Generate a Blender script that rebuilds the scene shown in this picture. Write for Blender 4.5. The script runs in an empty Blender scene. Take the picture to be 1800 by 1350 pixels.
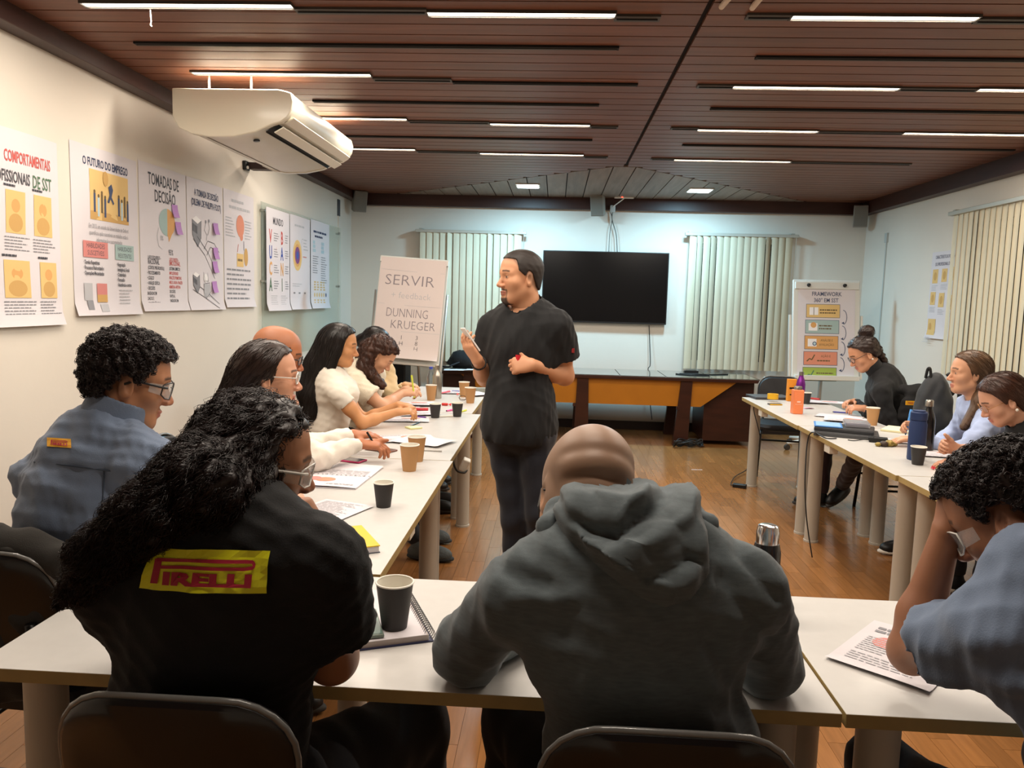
import bpy, bmesh, math, random
import numpy as np
from mathutils import Vector, Matrix, Euler
from mathutils.bvhtree import BVHTree

# ------------------------------------------------------------------ camera, world, exposure
scene = bpy.context.scene
COL = scene.collection
CAM_H, PITCH, YAW, ROLL, FPX = 1.5, 0.10838, 0.05312, 0.02681, 1355.0
def _cam_axes():
    cy, sy = math.cos(YAW), math.sin(YAW)
    f = np.array([-sy, cy, 0.]); r = np.array([cy, sy, 0.]); u = np.array([0., 0., 1.])
    f2 = f*math.cos(PITCH) - u*math.sin(PITCH); u2 = u*math.cos(PITCH) + f*math.sin(PITCH)
    r2 = r*math.cos(ROLL) + u2*math.sin(ROLL); u3 = u2*math.cos(ROLL) - r*math.sin(ROLL)
    return r2, u3, f2
CR, CU, CF = _cam_axes()
cam_data = bpy.data.cameras.new('camera'); cam = bpy.data.objects.new('camera', cam_data); COL.objects.link(cam)
cam_data.sensor_fit = 'HORIZONTAL'; cam_data.sensor_width = 36.0; cam_data.lens = FPX/1800*36.0
cam_data.clip_start = 0.02
_m = Matrix(((CR[0], CU[0], -CF[0], 0), (CR[1], CU[1], -CF[1], 0), (CR[2], CU[2], -CF[2], CAM_H), (0, 0, 0, 1)))
cam.matrix_world = _m
scene.camera = cam
world = bpy.data.worlds.new('night'); scene.world = world; world.use_nodes = True
world.node_tree.nodes['Background'].inputs[0].default_value = (0.25, 0.2, 0.18, 1)
world.node_tree.nodes['Background'].inputs[1].default_value = 0.03
scene.view_settings.view_transform = 'Standard'; scene.view_settings.look = 'None'
scene.view_settings.exposure = 0.0; scene.view_settings.gamma = 1.0
scene.view_settings.use_curve_mapping = False
TUBE_W, TUBE_COL = 15.5, (1.0, 0.88, 0.75)      # each lit fluorescent tube
LED_W, LED_COL = 50.0, (0.42, 0.78, 1.0)        # each cool LED panel near the far wall

def ray(u, v):
    return CR*(u-900)/FPX - CU*(v-675)/FPX + CF
def at(u, v, axis, val):
    d = ray(u, v); o = np.array([0., 0., CAM_H]); return Vector(o + d*(val-o[axis])/d[axis])
def AX(u, v, x): return at(u, v, 0, x)
def AY(u, v, y): return at(u, v, 1, y)
def AZ(u, v, z): return at(u, v, 2, z)
TZ = 0.74
def AT(u, v): return AZ(u, v, TZ)

# ------------------------------------------------------------------ materials
def lin(c):
    if isinstance(c, str):
        c = c.lstrip('#'); c = [int(c[i:i+2], 16)/255 for i in (0, 2, 4)]
    return tuple(x/12.92 if x <= .04045 else ((x+.055)/1.055)**2.4 for x in c)
_M = {}
def mat(name, col, rough=.5, metal=0., emit=None, es=0., trans=0., alpha=1., var=0., vscale=8., stretch=(1, 1, 1),
        bump=0., bscale=60., coat=0., spec=.5, sheen=0., rnd=0., ior=1.45, vcol=False, sss=0.):
    if name in _M: return _M[name]
    m = bpy.data.materials.new(name); m.use_nodes = True; nt = m.node_tree; N = nt.nodes; L = nt.links
    b = N['Principled BSDF']; c = (*lin(col), 1)
    b.inputs['Base Color'].default_value = c; b.inputs['Roughness'].default_value = rough
    b.inputs['Metallic'].default_value = metal; b.inputs['IOR'].default_value = ior
    b.inputs['Specular IOR Level'].default_value = spec
    if coat: b.inputs['Coat Weight'].default_value = coat; b.inputs['Coat Roughness'].default_value = .12
    if sheen: b.inputs['Sheen Weight'].default_value = sheen
    if trans: b.inputs['Transmission Weight'].default_value = trans
    if alpha < 1: b.inputs['Alpha'].default_value = alpha
    if emit: b.inputs['Emission Color'].default_value = (*lin(emit), 1); b.inputs['Emission Strength'].default_value = es
    src = None
    if vcol:
        a = N.new('ShaderNodeVertexColor'); a.layer_name = 'Col'; src = a.outputs[0]; L.new(src, b.inputs['Base Color'])
        if sss:
            b.inputs['Subsurface Weight'].default_value = sss; b.inputs['Subsurface Radius'].default_value = (.012, .005, .003)
            b.inputs['Subsurface Scale'].default_value = 1.0
    if var or bump or rnd:
        tc = N.new('ShaderNodeTexCoord'); mp = N.new('ShaderNodeMapping'); L.new(tc.outputs['Object'], mp.inputs[0])
        mp.inputs['Scale'].default_value = stretch
        if rnd:
            oi = N.new('ShaderNodeObjectInfo'); ge = N.new('ShaderNodeNewGeometry')
            ad = N.new('ShaderNodeMath'); ad.operation = 'ADD'; L.new(oi.outputs['Random'], ad.inputs[0]); L.new(ge.outputs['Random Per Island'], ad.inputs[1])
            fr = N.new('ShaderNodeMath'); fr.operation = 'FRACT'; L.new(ad.outputs[0], fr.inputs[0])
            mu = N.new('ShaderNodeVectorMath'); mu.operation = 'SCALE'; mu.inputs[0].default_value = (7.3, 11.1, 5.7); L.new(fr.outputs[0], mu.inputs['Scale'])
            L.new(mu.outputs[0], mp.inputs['Location'])
        if var or rnd:
            nz = N.new('ShaderNodeTexNoise'); nz.inputs['Scale'].default_value = vscale; nz.inputs['Detail'].default_value = 5
            L.new(mp.outputs[0], nz.inputs['Vector'])
            mr = N.new('ShaderNodeMapRange'); mr.inputs[1].default_value = .3; mr.inputs[2].default_value = .7
            mr.inputs[3].default_value = 1-var; mr.inputs[4].default_value = 1+var; L.new(nz.outputs['Fac'], mr.inputs[0])
            val = mr.outputs[0]
            if rnd:
                m2 = N.new('ShaderNodeMapRange'); m2.inputs[3].default_value = 1-rnd; m2.inputs[4].default_value = 1+rnd; L.new(fr.outputs[0], m2.inputs[0])
                mm = N.new('ShaderNodeMath'); mm.operation = 'MULTIPLY'; L.new(val, mm.inputs[0]); L.new(m2.outputs[0], mm.inputs[1]); val = mm.outputs[0]
            hs = N.new('ShaderNodeHueSaturation'); L.new(val, hs.inputs['Value'])
            if src: L.new(src, hs.inputs['Color'])
            else: hs.inputs['Color'].default_value = c
            L.new(hs.outputs[0], b.inputs['Base Color'])
        if bump:
            n2 = N.new('ShaderNodeTexNoise'); n2.inputs['Scale'].default_value = bscale; n2.inputs['Detail'].default_value = 3
            L.new(mp.outputs[0], n2.inputs['Vector'])
            bp = N.new('ShaderNodeBump'); bp.inputs['Strength'].default_value = bump; bp.inputs['Distance'].default_value = .01
            L.new(n2.outputs['Fac'], bp.inputs['Height']); L.new(bp.outputs[0], b.inputs['Normal'])
    _M[name] = m; return m

# ------------------------------------------------------------------ mesh builder and object helpers
def rotm(rx=0, ry=0, rz=0): return Euler((rx, ry, rz)).to_matrix().to_4x4()
def T(x, y=None, z=None):
    return Matrix.Translation(x if y is None else (x, y, z))
def frame(o, xd, yd):
    """matrix with origin o, x axis xd, y axis near yd"""
    x = Vector(xd).normalized(); z = x.cross(Vector(yd)).normalized(); y = z.cross(x)
    return Matrix(((x.x, y.x, z.x, o[0]), (x.y, y.y, z.y, o[1]), (x.z, y.z, z.z, o[2]), (0, 0, 0, 1)))
class MB:
    def __init__(s, M=None): s.v = []; s.f = []; s.mi = []; s.M = M or Matrix(); s.cur = 0
    def add(s, vs, fs, M=None):
        n = len(s.v); MM = s.M @ M if M is not None else s.M
        s.v += [tuple(MM @ Vector(p)) for p in vs]; s.f += [tuple(n+i for i in f) for f in fs]; s.mi += [s.cur]*len(fs); return s
    def box(s, x0, y0, z0, x1, y1, z1, M=None):
        vs = [(x0, y0, z0), (x1, y0, z0), (x1, y1, z0), (x0, y1, z0), (x0, y0, z1), (x1, y0, z1), (x1, y1, z1), (x0, y1, z1)]
        return s.add(vs, [(3, 2, 1, 0), (4, 5, 6, 7), (0, 1, 5, 4), (1, 2, 6, 5), (2, 3, 7, 6), (3, 0, 4, 7)], M)
    def cbox(s, c, d, M=None):
        return s.box(c[0]-d[0]/2, c[1]-d[1]/2, c[2]-d[2]/2, c[0]+d[0]/2, c[1]+d[1]/2, c[2]+d[2]/2, M)
    def lathe(s, prof, n=20, M=None, cap=True):
        vs = []; fs = []
        for r, z in prof:
            for i in range(n): a = 2*math.pi*i/n; vs.append((r*math.cos(a), r*math.sin(a), z))
        for k in range(len(prof)-1):
            for i in range(n): j = (i+1) % n; fs.append((k*n+i, k*n+j, (k+1)*n+j, (k+1)*n+i))
        if cap: fs.append(tuple(range(n-1, -1, -1))); fs.append(tuple((len(prof)-1)*n+i for i in range(n)))
        return s.add(vs, fs, M)
    def cyl(s, a, b, r, r2=None, n=12):
        a = Vector(a); b = Vector(b); d = b-a; q = Vector((0, 0, 1)).rotation_difference(d).to_matrix().to_4x4()
        return s.lathe([(r, 0), (r if r2 is None else r2, d.length)], n, T(a) @ q)
    def tube(s, pts, r, n=6, closed=False):
        pts = [Vector(p) for p in pts]; m = len(pts); vs = []; fs = []; pn = None
        for i, p in enumerate(pts):
            t = (pts[(i+1) % m] - pts[i-1]) if closed or 0 < i < m-1 else (pts[1]-pts[0] if i == 0 else pts[-1]-pts[-2])
            t.normalize()
            if pn is None: pn = t.orthogonal().normalized()
            pn = (pn - t*pn.dot(t)); pn = pn.normalized() if pn.length > 1e-6 else t.orthogonal().normalized()
            bn = t.cross(pn); rr = r[i] if isinstance(r, (list, tuple)) else r
            for k in range(n): a = 2*math.pi*k/n; vs.append(p + (pn*math.cos(a) + bn*math.sin(a))*rr)
        for i in range(m if closed else m-1):
            for k in range(n): j = (k+1) % n; q = (i+1) % m; fs.append((i*n+k, i*n+j, q*n+j, q*n+k))
        if not closed: fs.append(tuple(range(n-1, -1, -1))); fs.append(tuple((m-1)*n+k for k in range(n)))
        return s.add(vs, fs)
    def prism(s, poly, z0, z1, M=None):
        n = len(poly); vs = [(x, y, z0) for x, y in poly] + [(x, y, z1) for x, y in poly]
        fs = [tuple(range(n-1, -1, -1)), tuple(range(n, 2*n))] + [(i, (i+1) % n, n+(i+1) % n, n+i) for i in range(n)]
        return s.add(vs, fs, M)
    def quad(s, a, b, c, d, M=None): return s.add([a, b, c, d], [(0, 1, 2, 3)], M)
    def build(s, name, mats, parent=None, smooth=False, bevel=0., bseg=2, subsurf=0):
        me = bpy.data.meshes.new(name); o = org(parent)
        me.from_pydata([(p[0]-o[0], p[1]-o[1], p[2]-o[2]) for p in s.v], [], s.f)
        mats = mats if isinstance(mats, (list, tuple)) else [mats]
        for m in mats: me.materials.append(m)
        if len(mats) > 1: me.polygons.foreach_set('material_index', s.mi)
        return fin(name, me, parent, smooth, bevel, bseg, subsurf)
def fin(name, me, parent=None, smooth=False, bevel=0., bseg=2, subsurf=0):
    me.update(); ob = bpy.data.objects.new(name, me); COL.objects.link(ob)
    if smooth: me.shade_smooth() if smooth is True else me.shade_smooth()
    if smooth == 'auto': me.set_sharp_from_angle(angle=math.radians(38))
    if parent is not None: ob.parent = parent; ORG[ob.name] = org(parent)
    if bevel:
        b = ob.modifiers.new('bevel', 'BEVEL'); b.width = bevel; b.segments = bseg; b.limit_method = 'ANGLE'; b.angle_limit = math.radians(40)
    if subsurf: b = ob.modifiers.new('sub', 'SUBSURF'); b.levels = b.render_levels = subsurf
    return ob
ORG = {}
def org(o): return ORG.get(o.name, (0, 0, 0)) if o is not None else (0, 0, 0)
def tag(o, label, cat, group=None, kind=None):
    o['label'] = label; o['category'] = cat
    if group: o['group'] = group
    if kind: o['kind'] = kind
    return o
def thing(name, label, cat, loc=(0, 0, 0), group=None, rz=0., local=False):
    """an Empty at the thing's base; parts are given in world coordinates unless local"""
    o = bpy.data.objects.new(name, None); COL.objects.link(o); o.empty_display_size = .05
    o.location = loc; o.rotation_euler = (0, 0, rz); ORG[o.name] = (0, 0, 0) if local else tuple(loc)
    return tag(o, label, cat, group)
def struct(o): o['kind'] = 'structure'; return o
def dup(root, loc, rz=0., label=None, parent=None):
    r = root.copy(); COL.objects.link(r); ORG[r.name] = org(root)
    if parent is None:
        r.location = loc; r.rotation_euler = (0, 0, rz)
        if label: r['label'] = label
    else: r.parent = parent
    for ch in list(root.children): dup(ch, None, parent=r)
    return r
_txt = {}
def text_geo(st, size, font_scale=(1, 1), bold=0.):
    key = (st, size, font_scale, bold)
    if key in _txt: return _txt[key]
    cu = bpy.data.curves.new('t', 'FONT'); cu.body = st; cu.size = size; cu.align_x = 'CENTER'; cu.resolution_u = 2; cu.offset = bold
    ob = bpy.data.objects.new('t', cu); COL.objects.link(ob)
    dg = bpy.context.evaluated_depsgraph_get(); me = ob.evaluated_get(dg).to_mesh()
    v = [(p.co.x*font_scale[0], p.co.y*font_scale[1], 0) for p in me.vertices]; f = [tuple(p.vertices) for p in me.polygons]
    ob.evaluated_get(dg).to_mesh_clear(); bpy.data.objects.remove(ob); bpy.data.curves.remove(cu)
    _txt[key] = (v, f); return v, f
PI = math.pi
rng = random.Random(7)
# ------------------------------------------------------------------ the room
XL, XR, YB, YF, ZC = -2.455, 3.534, 9.2, -1.6, 2.70
RX = 0.58
M_wall = mat('wall_paint', '#ddd6ca', .85, var=.03, vscale=1.2, bump=.06, bscale=25)
M_beam = mat('dark_beam_wood', '#3a1f17', .45, var=.25, vscale=3, stretch=(1, 1, 6))
M_plank = mat('ceiling_plank_wood', '#704632', .45, var=.2, vscale=3, stretch=(.7, 9, 9), rnd=.10, spec=.35)
M_grey_plank = mat('weathered_plank_wood', '#7d6a5c', .55, var=.2, vscale=3, stretch=(9, .7, 9), rnd=.14)
M_gap = mat('ceiling_gap_dark', '#120a07', .9)
M_floor = mat('floor_board_wood', '#96663a', .22, var=.12, vscale=4, stretch=(14, 1.2, 14), rnd=.16, coat=.25)
M_floor_gap = mat('floor_joint', '#4a2c18', .5)
def slab(name, x0, y0, z0, x1, y1, z1, m, **k): return struct(MB().box(x0, y0, z0, x1, y1, z1).build(name, m, **k))

floor = slab('floor', XL-.1, YF-.1, -.1, XR+.1, YB+.3, -.006, M_floor_gap)
# parquet strips: those around the open floor each an object, the far and hidden rest one piece
bw, bl = .075, .42
me1 = bpy.data.meshes.new('floor_board'); mbb = MB().box(0, 0, -.006, bw-.0012, bl-.0015, 0)
me1.from_pydata(mbb.v, [], mbb.f); me1.materials.append(M_floor)
cells = []
ncol = int((XR-XL)/bw)+1
for i in range(ncol):
    off = (i*0.37 % 1)*bl
    y = YF-off
    while y < YB:
        cells.append((XL+i*bw, y)); y += bl
def _fl_score(c):
    x, y = c[0]+bw/2, c[1]+bl/2
    if 2.1 < y < 6.6 and -.42 < x < 1.6: return y
    if .3 < y < 1.4 and -.2 < x < .9: return 8+y
    return 20+y
cells.sort(key=_fl_score)
rest = MB()
for k, (x, y) in enumerate(cells):
    if k < 300:
        o = bpy.data.objects.new('floor_board', me1); COL.objects.link(o); o.parent = floor; o.location = (x, y, 0)
    else: rest.box(x, y, -.006, x+bw-.0012, y+bl-.0015, 0)
ro = rest.build('floor_boards_far', M_floor, floor); ro['kind'] = 'stuff'

wl = slab('wall_left', XL-.12, YF, 0, XL, YB, ZC+.05, M_wall)
# far wall with two window openings, right wall with one
def wall_with_holes(name, axis, pos, thick, a0, a1, z1, holes, m):
    mb = MB(); cuts = sorted(set([a0, a1]+[h[i] for h in holes for i in (0, 1)]))
    for c0, c1 in zip(cuts[:-1], cuts[1:]):
        hs = [h for h in holes if h[0] <= c0+1e-6 and h[1] >= c1-1e-6]
        spans = [(0, z1)] if not hs else [(0, hs[0][2]), (hs[0][3], z1)]
        for q0, q1 in spans:
            if axis == 'y': mb.box(c0, pos, q0, c1, pos+thick, q1)
            else: mb.box(pos, c0, q0, pos+thick, c1, q1)
    return struct(mb.build(name, m))
W1 = (-1.46, -.52, .85, 2.2); W2 = (1.62, 2.58, .85, 2.22); W3 = (4.6, 6.85, .9, 2.25)
wall_with_holes('wall_back', 'y', YB, .14, XL-.12, XR+.12, ZC+.05, [W1, W2], M_wall)
wall_with_holes('wall_right', 'x', XR, .14, YF, YB, ZC+.05, [W3], M_wall)
slab('wall_front', XL-.12, YF-.12, 0, XR+.12, YF, ZC+.05, M_wall)
M_frame = mat('window_frame_metal', '#55504a', .4, .6)
M_glass = mat('window_glass', '#8f9a98', .05, trans=.9, spec=.5)
M_night = mat('night_foliage', '#2a1a17', .9, var=.6, vscale=6)
def window(name, axis, pos, a0, a1, z0, z1, nv):
    mb = MB(); t = .05
    def bx(p0, p1, q0, q1, d0=.03, d1=.08):
        if axis == 'y': mb.box(p0, pos+d0, q0, p1, pos+d1, q1)
        else: mb.box(pos+d0, p0, q0, pos+d1, p1, q1)
    bx(a0, a1, z0, z0+t); bx(a0, a1, z1-t, z1); bx(a0, a0+t, z0, z1); bx(a1-t, a1, z0, z1)
    for i in range(1, nv): a = a0+(a1-a0)*i/nv; bx(a-.02, a+.02, z0, z1)
    w = struct(mb.build(name, M_frame))
    for i in range(nv):
        p = MB(); b0 = a0+(a1-a0)*i/nv+.02; b1 = a0+(a1-a0)*(i+1)/nv-.02
        if axis == 'y': p.box(b0, pos+.05, z0+t, b1, pos+.056, z1-t)
        else: p.box(pos+.05, b0, z0+t, pos+.056, b1, z1-t)
        p.build('pane', M_glass, w)
    return w
window('window_1', 'y', YB, *W1, 2); window('window_2', 'y', YB, *W2, 2); window('window_3', 'x', XR, *W3, 3)

# ceiling: dark board above, planks below it, a joint along the middle and a wedge of weathered planks at the far end
ceil = slab('ceiling', XL-.1, YF, ZC+.014, XR+.1, YB+.1, ZC+.08, M_gap)
APEX_Y, PW = 6.95, .135
def hip_y(x):   # plank field ends on this line near the far wall
    t = abs(x-RX)/(2.55 if x < RX else 2.3)
    return min(YB, APEX_Y + (YB-APEX_Y)*t)
for side, (xa, xb) in (('l', (XL, RX-.012)), ('r', (RX+.012, XR))):
    meP = None; y = YF
    while y < YB-.02:
        y1 = min(y+PW-.010, YB)
        if y1 <= APEX_Y:
            if meP is None:
                q = MB().box(xa, 0, 0, xb, PW-.010, .014); meP = bpy.data.meshes.new('ceiling_plank'); meP.from_pydata(q.v, [], q.f); meP.materials.append(M_plank)
            o = bpy.data.objects.new('ceiling_plank', meP); COL.objects.link(o); o.parent = ceil; o.location = (0, y, ZC)
        else:
            ym = (y+y1)/2; t = max(0, (ym-APEX_Y)/(YB-APEX_Y)); w = (2.55 if side == 'l' else 2.3)*t
            if side == 'l': q = MB().box(xa, y, ZC, max(xa+.02, RX-w), y1, ZC+.014)
            else: q = MB().box(min(xb-.02, RX+w), y, ZC, xb, y1, ZC+.014)
            q.build('ceiling_plank', M_plank, ceil)
        y += PW
gx = RX-2.5; gw = .20
while gx < RX+2.3:
    xm = gx+gw/2; ys = hip_y(xm)
    if ys < YB-.02:
        q = MB(); e0, e1 = hip_y(gx), hip_y(gx+gw-.01)
        q.prism([(gx, e0), (gx+gw-.01, e1), (gx+gw-.01, YB), (gx, YB)], ZC-.002, ZC+.012); q.build('weathered_plank', M_grey_plank, ceil)
    gx += gw
# dark beams along the wall tops, baseboard
struct(MB().box(XL, YF, 2.615, XL+.10, YB, ZC+.012).build('trim_1', M_beam, bevel=.004))
struct(MB().box(XL+.1, YB-.10, 2.565, XR-.1, YB, ZC+.012).build('trim_2', M_beam, bevel=.004))
struct(MB().box(XR-.10, YF, 2.565, XR, YB, ZC+.012).build('trim_3', M_beam, bevel=.004))
M_base = mat('dark_baseboard', '#241510', .4, var=.2)
struct(MB().box(XL, YB-.02, 0, XR, YB, .10).build('baseboard_back', M_base))
struct(MB().box(XL, YF, 0, XL+.02, YB-.02, .10).build('baseboard_left', M_base))
struct(MB().box(XR-.02, YF, 0, XR, YB-.02, .10).build('baseboard_right', M_base))

# ------------------------------------------------------------------ ceiling lamps and slots
M_slot = mat('slot_metal', '#4b4640', .5, .3); M_slot_dark = mat('slot_black', '#0d0b0a', .8)
M_tube = mat('tube_glow', '#fff4e0', .4, emit='#fff1dc', es=9.)
M_led = mat('led_glow', '#eafcff', .3, emit='#dff8ff', es=14.)
M_white = mat('white_metal', '#e6e4dc', .4)
ROWS = []
def area_light(name, loc, sx, sy, power, col, parent):
    l = bpy.data.lights.new(name, 'AREA'); l.shape = 'RECTANGLE'; l.size = sx; l.size_y = sy; l.energy = power; l.color = col
    o = bpy.data.objects.new(name, l); COL.objects.link(o); o.parent = parent; o.location = loc; return o
def lamp(u1, v1, u2, v2, label):
    a = AZ(u1, v1, ZC-.004); b = AZ(u2, v2, ZC-.004); y = (a.y+b.y)/2; x0, x1 = a.x, min(b.x, XR-.14)
    t = thing('ceiling_tube_light', label, 'ceiling light', ((x0+x1)/2, y, ZC-.012), 'fluorescent tube lights in the plank ceiling')
    f = MB(); f.box(x0-.01, y-.032, ZC-.012, x1+.01, y-.026, ZC); f.box(x0-.01, y+.026, ZC-.012, x1+.01, y+.032, ZC)
    f.box(x0-.014, y-.032, ZC-.012, x0-.01, y+.032, ZC); f.box(x1+.01, y-.032, ZC-.012, x1+.014, y+.032, ZC); f.build('frame', M_slot, t)
    MB().box(x0-.01, y-.026, ZC-.006, x1+.01, y+.026, ZC-.001).build('diffuser', M_tube, t)
    area_light('tube_light', (0, 0, 0.001), x1-x0, .05, TUBE_W*(x1-x0)/.85, TUBE_COL, t)
def slot(u1, v1, u2, v2, kind, label):
    a = AZ(u1, v1, ZC); b = AZ(u2, v2, ZC); y = (a.y+b.y)/2; x0, x1 = max(a.x, XL+.12), min(b.x, XR-.14)
    w = .03 if kind else .02
    nm, cat = ('unlit_light_slot', 'light slot') if kind else ('linear_air_diffuser', 'air diffuser')
    t = thing(nm, label, cat, ((x0+x1)/2, y, ZC-.01), 'unlit light slots between the tubes' if kind else 'long linear air diffusers in the ceiling')
    MB().box(x0, y-w, ZC-.010, x1, y+w, ZC).build('housing', M_slot if kind else M_slot_dark, t)
    MB().box(x0+.01, y-.004, ZC-.014, x1-.01, y+.004, ZC-.010).build('center_bar', M_slot_dark if kind else M_slot, t)
LT = 'lit white tube light in the plank ceiling'
LAMPS = [((143, 2, 514, 14), 'above the poster wall, before the air conditioner'), ((755, 20, 1077, 28), 'beside the dark ceiling joint, first row'),
 ((1395, 28, 1713, 32), 'by the pale ceiling bracket'), ((335, 123, 652, 135), 'above the air conditioner hanger rods'),
 ((1292, 152, 1577, 155), 'with a yellowed patch'), ((1722, 156, 1990, 160), 'above the window blinds of the side wall'),
 ((470, 203, 714, 211), 'behind the air conditioner outlet'), ((864, 216, 1034, 221), 'above the standing presenter'),
 ((1229, 227, 1434, 231), 'over the open floor, third row'), ((1590, 233, 1830, 237), 'near the side wall beam'),
 ((560, 258, 729, 264), 'past the far end of the air conditioner'), ((845, 267, 1023, 274), 'last row, before the weathered planks'),
 ((1187, 280, 1387, 284), 'last row, near the square LED panel')]
for k, (p, w) in enumerate(LAMPS): lamp(*p, LT + ' ' + w)
def added_lamp(x0, x1, y, w):  # unseen tubes assumed from the row spacing, added to light the foreground
    t = thing('ceiling_tube_light', LT + ' ' + w, 'ceiling light', ((x0+x1)/2, y, ZC-.012), 'fluorescent tube lights in the plank ceiling')
    MB().box(x0-.014, y-.032, ZC-.012, x1+.014, y+.032, ZC-.006).build('frame', M_slot, t); MB().box(x0-.01, y-.026, ZC-.011, x1+.01, y+.026, ZC-.0125).build('diffuser', M_tube, t)
    area_light('tube_light', (0, 0, -.002), x1-x0, .05, TUBE_W*(x1-x0)/.85, TUBE_COL, t)
added_lamp(-1.95, -1.1, 2.4, '(assumed, unseen) over the amber shirt label'); added_lamp(-.55, .3, 2.4, '(assumed, unseen) over the spiral notebook'); added_lamp(1.3, 2.15, 2.4, '(assumed, unseen) over the near window-side table'); added_lamp(-.55, .3, 1.42, '(assumed, unseen) above the two front chairs')
_r = ('row of the pale bracket', 'row above the air conditioner', 'row over the presenter', 'row by the weathered planks')
_s = ('between lit tubes, poster side,', 'ending at the ceiling joint,', 'starting at the ceiling joint,', 'toward the side windows,')
SL = [_s[b] + ' ' + _r[a] for a, b in ((0, 0), (0, 1), (0, 2), (0, 3), (1, 1), (1, 2), (1, 3), (2, 0), (2, 1), (2, 2), (2, 3), (3, 0), (3, 1), (3, 2), (3, 3))]; _i = 0
for p in [(518, 14, 752, 20), (1080, 28, 1160, 31), (1312, 26, 1392, 28), (1716, 33, 1960, 37), (655, 136, 795, 141), (1226, 149, 1289, 151), (1580, 155, 1719, 156),
          (717, 211, 861, 216), (1037, 221, 1086, 223), (1180, 223, 1227, 226), (1437, 231, 1588, 233), (732, 264, 842, 268), (1026, 274, 1068, 276), (1145, 277, 1185, 280), (1390, 284, 1600, 288)]:
    slot(*p, 1, 'unlit grey light slot ' + SL[_i]); _i += 1
for p, w in [((217, 62, 1085, 95), 'longest one, before the air conditioner'), ((1330, 97, 1960, 108), 'next to the yellowed tube, window side'), ((795, 141, 1120, 150), 'short one in line with the air conditioner tube'), ((545, 172, 1052, 188), 'right above the presenter, poster side'),
          ((1250, 188, 1900, 200), 'over the window-side tables'), ((585, 233, 1040, 250), 'nearest the weathered planks, poster side'), ((1200, 253, 1780, 264), 'nearest the weathered planks, window side')]:
    slot(*p, 0, 'long black double slot air diffuser, ' + w)
for (u, v), w in (((928, 327), 'above the presenter side of the television'), ((1230, 335), 'above the window blinds beside the television')):
    c = AZ(u, v, ZC-.01)
    t = thing('led_panel', 'small square cool white LED panel ' + w, 'ceiling light', c, 'cool LED panels in the weathered planks')
    MB().box(c.x-.125, c.y-.125, ZC-.014, c.x+.125, c.y+.125, ZC-.003).build('frame', M_white, t, bevel=.003)
    MB().box(c.x-.11, c.y-.11, ZC-.017, c.x+.11, c.y+.11, ZC-.014).build('diffuser', M_led, t)
    area_light('led_light', (0, 0, -.008), .22, .22, LED_W, LED_COL, t)
# pale bracket arms on the ceiling close to the joint
t = thing('ceiling_bracket', 'pale two-armed metal bracket on the ceiling beside the dark joint', 'bracket', AZ(1300, -40, ZC))
for (u, v), (u2, v2) in (((1268, 12), (1330, -60)), ((1322, 14), (1384, -60))):
    a = AZ(u, v, ZC-.012); b = AZ(u2, v2, ZC-.012); MB().cyl(a, b, .012).build('arm', mat('bracket_pale', '#cdb9a4', .5), t, smooth='auto')
a = AZ(1325, -62, ZC-.012); MB().cbox((a.x, a.y, ZC-.012), (.3, .06, .024)).build('plate', M_white, t)
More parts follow.
